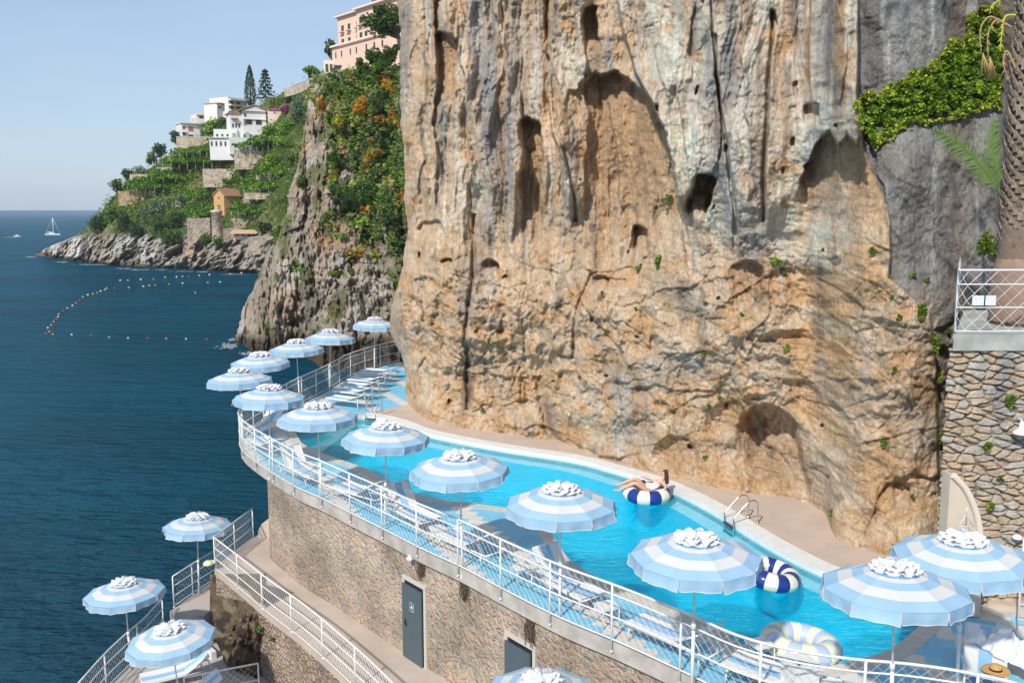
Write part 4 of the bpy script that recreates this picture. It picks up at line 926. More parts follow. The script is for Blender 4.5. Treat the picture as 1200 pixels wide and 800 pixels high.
# ================================================================== swim rings
M_navy = mat('navy_vinyl', (.012, .035, .22), .22, spec=.6); M_crm = mat('cream_vinyl', (.72, .72, .58), .28, spec=.5); M_lil = mat('lilac_vinyl', (.42, .50, .70), .3, spec=.5); M_yel = mat('pale_yellow_vinyl', (.70, .74, .52), .3)
def ring_float(label, c, R, r, n, ms, tilt=(0, 0), rz=0.0):
    mb = MB(); seg = n * 6; m = 18; g = []
    for i in range(seg + 1):
        a = 2 * PI * i / seg; pin_ = 1 - .035 * (1 if i % 6 == 0 else 0); rr = r * pin_
        g.append([((R + rr * math.cos(b)) * math.cos(a), (R + rr * math.cos(b)) * math.sin(a), rr * .93 * math.sin(b)) for b in [2 * PI * q / m for q in range(m + 1)]])
    g = np.array(g)
    for k in range(n): mb.grid(g[k * 6:k * 6 + 7], k % 2, True)
    o = mb.build('swim_ring', ms); o.location = c; o.rotation_euler = (tilt[0], tilt[1], rz); tag(o, label, 'swim ring')
    return o
rc = on_z(758, 583, -.1); ring_float('navy and cream striped swim ring carrying the reclining swimmer', (rc.x, rc.y, .06), .50, .235, 12, [M_navy, M_crm], (.03, -.02), .5)
r2 = on_z(903, 675, .02); ring_float('empty navy and cream striped swim ring beside the parasol', (r2.x, r2.y, .07), .46, .23, 14, [M_navy, M_crm], (.10, .16), .2)
r3 = on_z(938, 758, .04); ring_float('pastel lilac and pale yellow striped swim ring at the near pool edge', (r3.x, r3.y, .10), .54, .24, 16, [M_lil, M_yel], (-.05, .10), .1)
# ================================================================== hat, towels, bin
M_straw = mat('straw', (.62, .36, .12), .8, bump=.5, bscale=90, var=.25, vscale=30); M_band = mat('black_ribbon', (.015, .015, .02), .6); M_towel = mat('white_towel', (.72, .72, .74), .95, bump=.5, bscale=60)
hp = on_z(1167, 784, .42)
ht = thing('straw_hat', 'wide-brimmed straw hat with a black ribbon lying on the right lounger', 'hat', (hp.x, hp.y, .40), .3)
mb = MB(); g = []
for r, z in [(.001, .115), (.04, .118), (.075, .108), (.09, .085), (.097, .05), (.10, .012), (.13, .004), (.18, .004), (.225, .014), (.228, .006), (.18, -.006), (.10, .0)]:
    g.append([(r * math.cos(a) * 1.08, r * math.sin(a), z + (.012 * math.sin(2 * a + .5) if r > .15 else 0)) for a in [2 * PI * k / 40 for k in range(40)]])
mb.grid(np.array(g), 0, True, wrap=True); mb.build('hat_body', M_straw, ht)
mb = MB(); mb.lathe([(.1005, .012), (.0995, .048)], (0, 0, 0), 32); b_ = mb.build('ribbon', M_band, ht); b_.scale = (1.085, 1.005, 1)
def heap(name, label, c, sx, sy, h, seed, group='white towels on the right lounger', rz=.3):
    m = 60; u = np.linspace(-1, 1, m); U, V = np.meshgrid(u, u); rr = np.maximum(np.abs(U), np.abs(V))
    n = ridged(U * 1.3 + seed, V * 1.3, seed, 3); Z = h * ((1 - rr ** 3) * (.35 + .9 * (n - .25))) ; Z = np.maximum(Z, 0.0) + .006
    X = U * sx * (1 + .18 * fbm(U * 1.5, V * 1.5, seed + 4, 2)); Y = V * sy * (1 + .22 * fbm(U * 1.5, V * 1.5, seed + 9, 2))
    P = np.stack([X + .05 * fbm(U * 3, V * 3, seed + 2, 2), Y, Z], -1); o = bigmesh(name, P, M_towel); o.location = c; o.rotation_euler = (0, 0, rz); return tag(o, label, 'towel', group)
tp_ = on_z(1175, 752, .5); heap('towel', 'crumpled heap of white towels behind the straw hat', (tp_.x, tp_.y, .38), .36, .46, .45, 3.3)
tq = on_z(1196, 772, .45); heap('towel', 'white towel spread flat at the very right edge beside the hat', (tq.x + .05, tq.y, .385), .22, .42, .10, 8.3, rz=.4)
bp = on_z(938, 800, .3); bn = thing('waste_bin', 'white square bin with a flat lid, behind the railing in front of the pastel ring', 'bin', (bp.x, bp.y, 0), .25)
bt = on_z(938, 775, .78); bn.location = (bt.x, bt.y, 0)
mb = MB(); mb.box((0, 0, .37), (.46, .46, .73)); mb.build('bin_body', M_white, bn); mb = MB(); mb.box((0, 0, .76), (.56, .56, .045)); mb.build('lid', M_white, bn)
gl = thing('sunglasses', 'dark sunglasses lying on the white bin lid', 'sunglasses', (bt.x - .02, bt.y - .1, .785), .4); mb = MB()
for s in (-1, 1): mb.lathe([(.0, .012), (.026, .012), (.03, 0), (.0, 0)], (s * .034, 0, 0), 10)
mb.tube([(-.01, 0, .008), (.01, 0, .008)], .004, 5); mb.build('lens_front', M_band, gl)
mb = MB(); 
for s in (-1, 1): mb.tube([(s * .065, 0, .01), (s * .06, .12, .008)], .003, 4)
mb.build('temple_arms', M_band, gl)
# ================================================================== doors and wall fittings
M_door = mat('grey_steel_door', (.075, .105, .125), .5, bump=.05, var=.1, vscale=2); M_green = mat('green_sign', (.02, .16, .09), .5); M_dark = mat('dark_gap', (.015, .015, .017), .9)
def wall_frame(px, py):                                        # point of the masonry face seen there, with its tangent and outward normal
    best = None
    for i in range(len(wall_path) - 1):
        a = wall_path[i]; b = wall_path[i + 1]; q = px_of(Vector((a.x, a.y, ZW)))[0]
        if best is None or abs(q - px) < best[0]:
            if a.y < 33: best = (abs(q - px), i)
    i = best[1]; a = wall_path[i]; b = wall_path[i + 1]; t = (b - a).normalized(); nrm = Vector((t.y, -t.x, 0)) * SGN
    return a, t, nrm
def door(px, label, w_=.86, h_=2.1, sign=True, zb=ZW):
    a, t, nn = wall_frame(px, 700); rz = math.atan2(t.y, t.x); p = Vector((a.x, a.y, zb)) + nn * .0
    d = thing('service_door', label, 'door', p, rz); d['group'] = 'grey service doors in the masonry'; s = 1 if Vector((-math.sin(rz), math.cos(rz), 0)).dot(nn) > 0 else -1
    mb = MB(); mb.box((0, s * .02, h_ + .06), (w_ + .22, .05, .10)); mb.box((-w_ / 2 - .06, s * .02, h_ / 2), (.10, .05, h_)); mb.box((w_ / 2 + .06, s * .02, h_ / 2), (.10, .05, h_)); mb.box((0, s * .008, h_ / 2 + .01), (w_, .03, h_), 1); mb.build('door_frame', [mat('frame_cement', (.52, .48, .42), .9), M_dark], d)
    mb = MB(); mb.box((-.03, s * .075, h_ / 2 - .04), (w_ + .02, .045, h_ - .08), M=Matrix.Rotation(-s * .0, 3, 'Z')); lf = mb.build('door_leaf', M_door, d)
    mb = MB(); mb.tube([(-w_ * .36, s * .10, 1.0), (-w_ * .36, s * .15, 1.0), (-w_ * .22, s * .15, 1.0)], .012, 6); mb.box((-w_ * .36, s * .102, .98), (.05, .012, .2)); mb.build('handle', M_band, lf)
    if sign:
        mb = MB(); mb.box((0, s * .101, 1.5), (.19, .006, .24)); sg = mb.build('first_aid_sign', M_green, lf)
        mb = MB(); mb.box((0, s * .106, 1.5), (.10, .004, .032)); mb.box((0, s * .1065, 1.5), (.032, .004, .10)); mb.build('white_cross', M_white, lf)
        mb = MB(); 
        for q in (-1, 1): mb.box((q * .088, s * .1062, 1.5), (.008, .004, .22)); mb.box((0, s * .1062, 1.5 + q * .112), (.184, .004, .008))
        mb.build('sign_border', M_white, lf)
    return d
door(491, 'grey metal door with a green first-aid sign, slightly proud of the rubble wall')
door(612, 'plain grey metal door further right in the rubble wall, cut off by the parasol below', sign=False, zb=ZW)
M_vine = mat('dry_root', (.10, .075, .05), .95)
def rootclump(px, py, label, s=1.0):
    a, t, nn = wall_frame(px, py); z = -.38; mb = MB(); rs = random.Random(int(px))
    for k in range(22):
        p = Vector((rs.uniform(-.13, .13) * s, 0, 0)); pts = []; x = p.x; d = rs.uniform(-.3, .3)
        for j in range(7): pts.append(t * (x + .06 * math.sin(j * 1.3 + k)) + nn * (.03 + .05 * math.sin(j * .9 + k) ** 2) + Vector((0, 0, -j * rs.uniform(.03, .085) * s))); x += d * .06
        mb.tube(pts, .009, 4)
    o = mb.build('hanging_roots', M_vine); o.location = (a.x, a.y, z); tag(o, label, 'dry plant', 'dry roots hanging under the deck edge')
rootclump(497, 640, 'small dry root tuft under the deck edge above the first-aid door'); rootclump(550, 680, 'dry root tuft hanging between the two grey doors'); rootclump(618, 710, 'thickest dark root tuft, right above the plain grey door', 1.3)
a, t, nn = wall_frame(486, 640); mb = MB(); mb.lathe([(.0, .06), (.05, .05), (.09, .0), (.10, -.06), (.0, -.065)], (0, 0, 0), 14); mb.box((0, 0, .05), (.05, .05, .1)); o = mb.build('wall_lamp', M_white); o.location = (a.x + nn.x * .13, a.y + nn.y * .13, -.36); tag(o, 'white round lamp under the deck edge left of the dry root tuft', 'lamp', 'white outdoor lamps')
lp = wk[1]; mb = MB(); mb.lathe([(.0, .09), (.10, .08), (.16, .02), (.17, -.03), (.0, -.06)], (0, 0, 0), 16); mb.box((.12, .1, .02), (.2, .2, .04)); o = mb.build('bulkhead_lamp', mat('cream_lamp', (.70, .62, .42), .5)); o.location = (lp.x - .15, lp.y - .1, ZW + .25); tag(o, 'cream bulkhead lamp on the corner post of the walkway railing', 'lamp')
# curved end of the steps beside the walkway and the low white bench ends on the terrace
mb = MB(); P = [on_z(297, 631, ZW), on_z(313, 622, ZW)]; q0 = P[0] + Vector((.15, .1, 0)); 
prof_ = [(0, 0), (.0, .25), (.12, .5), (.35, .68), (.7, .74), (1.6, .74), (1.6, 0)]
mb.extrude([q0 + Vector((x, .15 * x, z)) for x, z in prof_], (0, 0, 0), (.25, 1.4, 0)); tag(mb.build('stair_parapet', mat('beige_plaster', (.58, .50, .42), .9, var=.1)), 'low beige plastered parapet with a rounded end at the back of the walkway', 'parapet')
mb = MB(); a = on_z(236, 758, ZA); b = on_z(251, 772, ZA); d = (b - a); mb.box((a + d * .5) + Vector((0, 0, .12)), (d.length, .16, .24), rz=math.atan2(d.y, d.x)); tag(mb.build('kerb_block', M_white), 'white painted kerb block running from under the lower parasol to the rock', 'kerb')
# ================================================================== foliage
def leafm(name, c, t=.38): return mat(name, tuple(min(.7, q * 1.8) for q in c), .7, spec=.15, trans=t)
LG = [leafm('leaf_mid_green', (.075, .13, .022)), leafm('leaf_light_green', (.135, .21, .03)), leafm('leaf_dark_green', (.035, .065, .018)), leafm('leaf_olive', (.11, .13, .045))]
LV = [leafm('vine_green', (.12, .22, .02)), leafm('vine_light', (.20, .30, .03)), leafm('vine_dark', (.05, .11, .015))]
LD = [leafm('pine_dark', (.022, .048, .022)), leafm('pine_mid', (.045, .085, .03))]
LO = [leafm('autumn_orange', (.40, .16, .02)), leafm('autumn_yellow', (.36, .26, .03)), LG[3]]
LB = [leafm('magenta_bloom', (.30, .05, .17)), leafm('deep_purple_bloom', (.17, .03, .10)), LG[0]]
LS = [leafm('silver_green', (.16, .20, .12)), leafm('silver_dark', (.07, .10, .06))]
M_bark = mat('bark', (.13, .095, .065), .95, bump=.5, bscale=12)
def clumpy(n, R, k=None, hollow=.35, seed=None, flat_=.55):
    """points spread through several overlapping lobes inside the ellipsoid R"""
    rs = np.random.default_rng(seed if seed is not None else int(rng.integers(1e9))); k = k or max(4, int(4 + 3 * min(3, max(R))))
    cs = rs.normal(size=(k, 3)); cs /= np.linalg.norm(cs, axis=1)[:, None]; cs *= rs.uniform(.25, .72, (k, 1)); rad = rs.uniform(.28, .52, k)
    i = rs.integers(0, k, n); d = rs.normal(size=(n, 3)); d /= np.linalg.norm(d, axis=1)[:, None]; r = rs.uniform(hollow, 1, (n, 1)) ** .5
    p = (cs[i] + d * r * rad[i][:, None]) * np.array(R); return p, i
def tree(name, label, base, h, R, mats, n=500, leaf=.5, trunk=True, cat='tree', group=None, crown_c=None, up=.4, lean=(0, 0)):
    t = thing(name, label, cat, base, random.uniform(0, 6), group); R = tuple(q * 1.22 for q in R); cc = Vector(crown_c or (0, 0, h - R[2]))
    n = int(n * 1.9); p, lob = clumpy(n, R); p = p + np.array(cc)
    cards('crown' if trunk else 'foliage', p, leaf * rng.uniform(.6, 1.25, n), mats, t, up, (lob * 7 + rng.integers(0, 2, n)) % len(mats))
    if trunk:
        mb = MB(); mb.tube([(0, 0, -.6), (lean[0] * .5, lean[1] * .5, cc.z * .5), (cc.x, cc.y, cc.z)], [h * .035 + .04, h * .028 + .03, .02 * h], 6)
        for k in range(5):
            a = k * 1.3; mb.tube([(cc.x * .6, cc.y * .6, cc.z * .55), (cc.x + math.cos(a) * R[0] * .55, cc.y + math.sin(a) * R[1] * .55, cc.z + R[2] * .2 * (k % 3 - .5))], [h * .016, h * .006], 5)
        mb.build('trunk', M_bark, t)
    return t
def mpx(P): return F / (P.y * CP - (P.z - CAMZ) * SP)           # pixels per metre there
# ---- headland trees: px, py of the crown centre, half width, half height in px, kind
def head_tree(px, py, w_, h_, mats, label, name='broadleaf_tree', n=420, dense=1.0, group='trees on the terraced headland', trunk=True, cat='tree'):
    b = head_at(px, py + h_ * .9); k = mpx(b); R = (w_ / k, w_ / k, h_ / k); c = Vector(((px - 600) / k, 0, 0))
    b2 = on_y(px, py + h_, b.y); b2.z = min(b2.z, b.z + 2)
    return tree(name, label, b2, 2 * h_ / k, R, mats, int(n * dense), 2.9 / k, trunk, cat, group, up=.5)
HT_L = [
 (118, 262, 11, 12, [LD[1], LG[2]], 'dark rounded tree nearest the rocky tip of the headland'), (131, 252, 8, 9, [LG[0], LG[2]], 'green tree just above the dark tree at the headland tip'),
 (146, 258, 9, 14, LD, 'dark green tree on the rocks between the headland tip and the ochre wall'), (160, 268, 10, 13, LD, 'low dark tree on the lower headland slope under the ochre wall'),
 (175, 250, 13, 11, LS, 'grey-green tree below the ochre terrace wall'), (188, 262, 13, 15, [LD[1], LG[0]], 'large dark tree in the middle of the lower headland slope'),
 (203, 275, 14, 13, [LG[0], LG[2]], 'wide green tree hanging over the shore rocks of the headland'), (190, 238, 12, 10, LS, 'silvery olive tree above the lower headland slope'), (211, 234, 11, 10, LS, 'silvery olive tree left of the small ochre house'),
 (207, 255, 11, 12, [LG[2], LD[1]], 'dark bushy tree left of the terrace walls by the shore'), (243, 277, 9, 9, [LG[0], LG[2]], 'round tree in front of the round stone tower'), (256, 281, 6, 7, LG[:3], 'small round tree at the foot of the round tower'),
 (150, 203, 6, 8, LD, 'dark umbrella-shaped tree on the headland skyline'), (166, 200, 9, 8, LS, 'grey-green tree beside the skyline pine on the headland'), (138, 216, 9, 8, [LG[2], LG[0]], 'tree at the outer edge of the skyline above the ochre wall'),
 (187, 173, 10, 9, LD, 'dark tree on the skyline left of the white terraced villa'), (206, 158, 8, 8, [LG[0], LD[1]], 'rounded skyline tree directly left of the white villa'), (178, 184, 7, 7, LG[:3], 'small tree low on the skyline left of the villas'),
 (246, 147, 9, 11, LV, 'bright green tree between the white villas'), (262, 141, 8, 6, [LG[0], LG[2]], 'green tree behind the arcaded white wing'), (249, 209, 8, 6, LG[:3], 'round bush-like tree on the middle vine terrace'), (265, 211, 4, 4, LG[:3], 'small round shrub tree right of the round terrace tree'),
 (303, 197, 8, 7, [LG[0], LG[2]], 'dark green round tree in front of the broad stone terrace wall'), (318, 152, 12, 9, LV, 'bright umbrella-shaped tree right of the white gabled villa'), (336, 148, 13, 8, LV, 'wide bright tree under the grey cedar'), (333, 163, 14, 7, LV, 'low spreading tree over the upper pergola'),
 (322, 186, 13, 8, LV, 'spreading tree on the terrace right of the stone wall'), (345, 184, 12, 10, [LG[0], LG[3]], 'olive green tree at the foot of the cove cliff terraces'), (323, 118, 15, 8, [LG[0], LG[1], LG[3]], 'yellow-green tree behind the villa roof'), (338, 114, 10, 7, LG[:3], 'tree just under the curved road wall'),
 (353, 122, 14, 17, [LS[1], leafm('blue_cedar', (.07, .12, .09)), LS[0]], 'large blue-grey cedar left of the orange bushes'), (310, 262, 8, 12, LD, 'dark cypress-like tree right of the orange tiled pavilion'), (322, 275, 7, 10, [LG[2], LD[1]], 'dark tree next to the right-hand shore wall'), (297, 234, 6, 4, LG[:3], 'shrub tree beside the small ochre house'),
 (345, 207, 9, 9, [LG[0], LG[3]], 'green tree where the terraces meet the cove cliff'), (339, 232, 9, 8, [LG[3], LG[0]], 'olive tree low on the terraces by the cove cliff'), (230, 243, 7, 5, LG[:3], 'low green tree left of the terrace wall under the ochre house')]
for a in HT_L: head_tree(*a[:4], a[4], a[5], n=int(120 + a[2] * a[3] * 3.2))
# skyline conifers
b = head_at(294, 124); k = mpx(b); b = on_y(294, 124, b.y)
t = thing('cypress', 'tall slim dark cypress behind the white gabled villa', 'tree', b); H = 46 / k
zz = rng.uniform(0, 1, 1500); rr = np.sin(np.clip(zz, .02, 1) ** .55 * PI) ** .7 * rng.uniform(.5, 1, 1500); aa = rng.uniform(0, 2 * PI, 1500); Rr = 7.2 / k
cards('crown', np.stack([rr * np.cos(aa) * Rr, rr * np.sin(aa) * Rr, zz * H], 1), .7, LD, t, .3); mb = MB(); mb.tube([(0, 0, -1), (0, 0, H * .6)], [.4, .15], 6); mb.build('trunk', M_bark, t)
b = on_y(312, 124, b.y + 4); t = thing('fir_tree', 'dark layered conifer right of the tall cypress', 'tree', b); H = 45 / k; pts = []
for lay in range(9):
    z = H * (.22 + .085 * lay); R_ = 12 / k * (1 - lay / 10) ** .8; 
    for q in range(5): a = q * 1.256 + lay * .7; d = rng.uniform(.1, 1, 34) ** .7; pts.append(np.stack([np.cos(a + rng.normal(0, .12, 34)) * d * R_, np.sin(a + rng.normal(0, .12, 34)) * d * R_, z - d * .5 + rng.normal(0, .25, 34)], 1))
cards('crown', np.concatenate(pts), .75, LD, t, 1.0); mb = MB(); mb.tube([(0, 0, -1), (0, 0, H * .98)], [.35, .06], 6); mb.build('trunk', M_bark, t)
# ---- terrace walls, pergolas
M_tw = stone_mat('terrace_stonework', 1.1, (.60, .50, .37), (.62, .56, .47), (.42, .35, .26), gap=.07, bump=.5, bd=.2); M_ow = stone_mat('ochre_stonework', 1.1, (.60, .44, .24), (.55, .44, .28), (.42, .33, .2), gap=.07, bd=.2)
def hbox(name, label, x0, x1, y0, y1, m, cat='wall', dep=4.0, group=None, fwd=1.0, tilt=0.0):
    c = head_at((x0 + x1) / 2, y1); Y = c.y - fwd; a = on_y(x0, y1, Y); b = on_y(x1, y1 + tilt, Y + 3); top = on_y(x0, y0, Y).z
    top2 = on_y(x1, y0 + tilt, Y + 3).z; mb = MB(); d = Vector((0, dep + 6, 0)); zb = min(a.z, b.z) - 1.0
    vs = [Vector((a.x, a.y, zb)), Vector((b.x, b.y, zb)), Vector((b.x, b.y, top2)), Vector((a.x, a.y, top))]; mb.extrude(vs, (0, 0, 0), d); o = mb.build(name, m); return tag(o, label, cat, group)
W_L = [(275, 324, 176, 195, 'broad grey stone terrace wall under the upper pergola'), (238, 298, 198, 216, 'long grey stone terrace wall above the bright green terraces'), (220, 247, 256, 283, 'stone terrace wall left of the round tower'), (271, 297, 256, 268, 'stone terrace wall under the hedge right of the tower'),
       (291, 321, 278, 294, 'pale shore wall right of the tiled pavilion'), (205, 240, 232, 239, 'narrow strip of terrace wall left of the ochre house'), (207, 262, 160, 174, 'sloping stone wall under the white villas'), (262, 284, 268, 280, 'low wall under the tiled pavilion roof'), (285, 320, 232, 238, 'thin stone terrace wall right of the ochre house'), (152, 204, 204, 208, 'long thin terrace wall just above the ochre wall'), (184, 238, 196, 200, 'thin terrace wall left of the long grey wall'), (286, 346, 226, 230, 'thin terrace wall above the hedge-like pergola'), (300, 350, 205, 209, 'thin terrace wall right of the long grey wall'), (190, 262, 182, 186, 'thin terrace wall below the villa pergola'), (214, 250, 256, 260, 'thin wall under the flat bright green plot')]
for x0, x1, y0, y1, l in W_L: hbox('terrace_wall', l, x0, x1, y0, y1, M_tw, group='terrace walls on the headland')
hbox('terrace_wall', 'ochre stone terrace wall on the left end of the headland', 139, 184, 224, 238, M_ow, group='terrace walls on the headland')
def pergola(label, x0, x1, y0, y1, posts=7, ph=7, dens=1.0, tilt=0.0):
    c = head_at((x0 + x1) / 2, y1); Y = c.y - 2.5; k = mpx(c); a = on_y(x0, y1, Y); W = (x1 - x0) / k; hgt = (y1 - y0) / k; P = ph / k
    t = thing('vine_pergola', label, 'pergola', a, 0, 'vine pergolas on the headland terraces'); n = int((420 + (x1 - x0) * (y1 - y0) * 3.0) * dens); u = rng.uniform(0, 1, n); v = rng.uniform(0, 1, n)
    tl = -tilt / k * u; bumps = fbm(u * (x1 - x0) / 9, v * 2, c.x, 3) * 1.6
    p = np.stack([u * W, v * 9 - 1 + 1.5 * fbm(u * 9, v * 3, 4, 2), P + v * max(hgt - P, .8) + bumps + tl + rng.normal(0, .25, n)], 1)
    cl = (fbm(u * 14, v * 4, c.z, 3) * 2.5 + 1 + rng.uniform(-.7, .7, n)).astype(int).clip(0, 2)
    cards('foliage', p, rng.uniform(.5, 1.1, n), [LV[2], LV[0], LV[1]], t, 1.2, cl)
    for q in range(posts):
        x = W * (q + .5) / posts; mb = MB(); mb.tube([(x, -.6, -.6 - tilt / k * q / posts), (x, -.6, P + .3 - tilt / k * q / posts)], .085, 5); mb.build('post', mat('pale_post', (.48, .44, .36), .8), t)
pergola('long vine pergola on pale posts right below the white gabled villa', 272, 351, 166, 178, 12, 8, 1.2, -2)
pergola('vine pergola below the arcaded white wing', 200, 270, 172, 184, 9, 6); pergola('vine terrace with pale posts left of the broad stone wall', 187, 282, 183, 199, 10, 9)
pergola('vine terrace stretched over the ochre wall', 145, 250, 208, 224, 10, 4); pergola('vine terrace right of the long grey wall', 282, 348, 208, 226, 7, 6); pergola('green vine slope left of the long grey wall', 172, 240, 196, 212, 5, 3)
pergola('bright hedge-like pergola right of the ochre house', 268, 331, 237, 252, 8, 4); pergola('vines above the right terrace wall', 300, 350, 192, 208, 5, 4); pergola('flat bright green plot between the ochre house and the olive trees', 215, 252, 240, 256, 3, 2); pergola('upper vine rows right of the villa garden', 290, 352, 158, 168, 5, 3); pergola('vine patch left of the ochre house', 205, 245, 222, 233, 4, 3)
# ---- ground cover over the whole slope
def cover(name, n, test, at, mats, size, lift=.4):
    pts = []; 
    while len(pts) < n:
        px, py = random.uniform(100, 372), random.uniform(95, 292)
        if test(px, py):
            q = at(px, py)
            for _ in range(5): pts.append((q.x + random.gauss(0, .9), q.y + random.gauss(0, .9), q.z + random.uniform(-.1, lift * 2.2)))
    o = cards(name, np.array(pts), rng.uniform(size * .6, size * 1.3, len(pts)), mats, None, .8); o['kind'] = 'stuff'; return o
hsub = {}
_ok = (_hpy < 284)
_hi = np.where(_ok)[0]; sel = rng.choice(_hi, 9000); 
dens = fbm(_hpx[sel] / 12, _hpy[sel] / 9, 3, 3) > -.12 + .5 * ss(262, 284, _hpy[sel]); sel = sel[dens]; base_ = np.repeat(_hk[sel], 3, 0); base_ = base_ + rng.normal(0, .8, base_.shape) + np.array([0, -.6, .6])
o = cards('undergrowth', base_, rng.uniform(.5, 1.2, len(base_)), [LG[0], LG[1], LG[2], LG[3], LV[0]], None, .8); o['kind'] = 'stuff'
_mi = np.where((_mpy < 330) & (_mpx > 300))[0]; sel = rng.choice(_mi, 26000)
thr = .25 - .36 * ss(300, 120, _mpy[sel]) - .30 * ss(380, 440, _mpx[sel]) * ss(320, 240, _mpy[sel]) + .5 * np.exp(-((_mpx[sel] - 368) / 14) ** 2) * ss(110, 150, _mpy[sel]) * ss(330, 260, _mpy[sel])
sel = sel[fbm(_mpx[sel] / 16, _mpy[sel] / 18, 8, 4) > thr]; base_ = _mk[sel] + rng.normal(0, .25, (len(sel), 3)) + np.array([0, -.3, .15])
cl = (fbm(_mpx[sel] / 22, _mpy[sel] / 22, 5, 3) * 6 + 2.0 + rng.uniform(-.7, .7, len(sel))).astype(int).clip(0, 5)
o = cards('cliff_undergrowth', base_, rng.uniform(.4, 1.0, len(sel)), [LG[2], LG[0], LG[3], LG[1], LO[0], LS[0]], None, .6, cl); o['kind'] = 'stuff'
# ---- bushes on the cove cliff
def mid_bush(px, py, w_, h_, mats, label, name='shrub', n=520, leaf=1.5, trunk=False, grp='shrubs on the cove cliff'):
    q = mid_at(px, py); k = mpx(q); q = on_y(px, py, q.y - .4 * w_ / k); return tree(name, label, q, h_ / k, (w_ / k, w_ / k * .8, h_ / k), mats, n, leaf * 2.1 / k, trunk, 'shrub' if not trunk else 'tree', grp, crown_c=(0, 0, 0), up=.4)
MBL = [(376, 128, 8, 13, LO, 'yellow and orange bush on the skyline edge beside the blue-grey cedar'), (425, 128, 15, 12, [LO[0], LO[1], LO[0], LG[3]], 'large rust-orange bush in the middle of the green cliff top'), (459, 107, 11, 11, [LO[1], LO[1], LO[0], LG[3]], 'yellow-orange bush below the pine by the big cliff'), (444, 150, 14, 12, [LO[0], LG[3], LG[0]], 'orange and green bush under the rust-orange one'),
       (404, 143, 12, 12, [LG[0], LG[1], LO[1]], 'green and yellow bush left of the rust-orange one'), (388, 145, 8, 16, LG[:3], 'green bush clinging to the left edge of the cliff'), (430, 96, 16, 9, LG[:3], 'dark green bush under the pink hotel'), (447, 82, 12, 10, LG[:3], 'green bush below the umbrella pine'), (415, 112, 12, 8, [LG[1], LG[0]], 'light green bush between the hotel and the orange bush'),
       (396, 104, 14, 9, [LG[3], LG[0], LG[1]], 'bush along the foot of the hotel terrace wall'), (462, 140, 10, 14, [LG[0], LO[0], LG[3]], 'green bush touching the big cliff, half turned orange'), (420, 232, 28, 22, [LG[2], LD[0], LG[2], LG[0]], 'huge dark evergreen bush halfway down the cove cliff'), (455, 238, 14, 18, [LS[0], LG[1], LG[0]], 'pale prickly-pear thicket right of the huge dark bush'),
       (394, 322, 12, 7, [LG[1], LG[3], LG[0]], 'bright green cushion bush on the lower cove cliff'), (414, 321, 11, 8, [LG[3], LG[0]], 'olive cushion bush right of the bright one'), (326, 278, 7, 12, [LG[1], LG[0], LG[3]], 'green bush on the left shoulder of the cove cliff'), (352, 215, 6, 10, [LG[0], LG[3]], 'small bush on the left rim of the cove cliff, level with the ochre house'),
       (391, 190, 9, 13, [LG[2], LG[0]], 'dark bush in the gully of the cove cliff'), (440, 185, 13, 14, [LG[0], LG[3], LO[0]], 'green bush below the orange thicket'), (463, 190, 9, 14, LG[:3], 'green bush against the edge of the big cliff'), (432, 170, 12, 8, [LG[0], LO[0], LG[3]], 'green and rust bush above the gully'), (384, 258, 8, 10, [LG[3], LG[0]], 'small olive bush left under the huge dark bush'), (460, 282, 8, 7, [LG[0], LG[1]], 'small bush low beside the big cliff'), (440, 67, 14, 9, [LG[2], LG[0]], 'dark bush hiding the lower right windows of the pink hotel'), (457, 62, 11, 12, [LG[2], LG[0], LG[3]], 'tall dark bush between the umbrella pine and the big cliff'), (424, 77, 12, 7, [LG[0], LG[3]], 'low bush at the left foot of the pink hotel'), (444, 268, 8, 6, [LG[1], LS[0]], 'pale green bush under the prickly pears')]
for a in MBL: mid_bush(*a[:4], a[4], a[5], n=int(260 + a[2] * a[3] * 4.5))
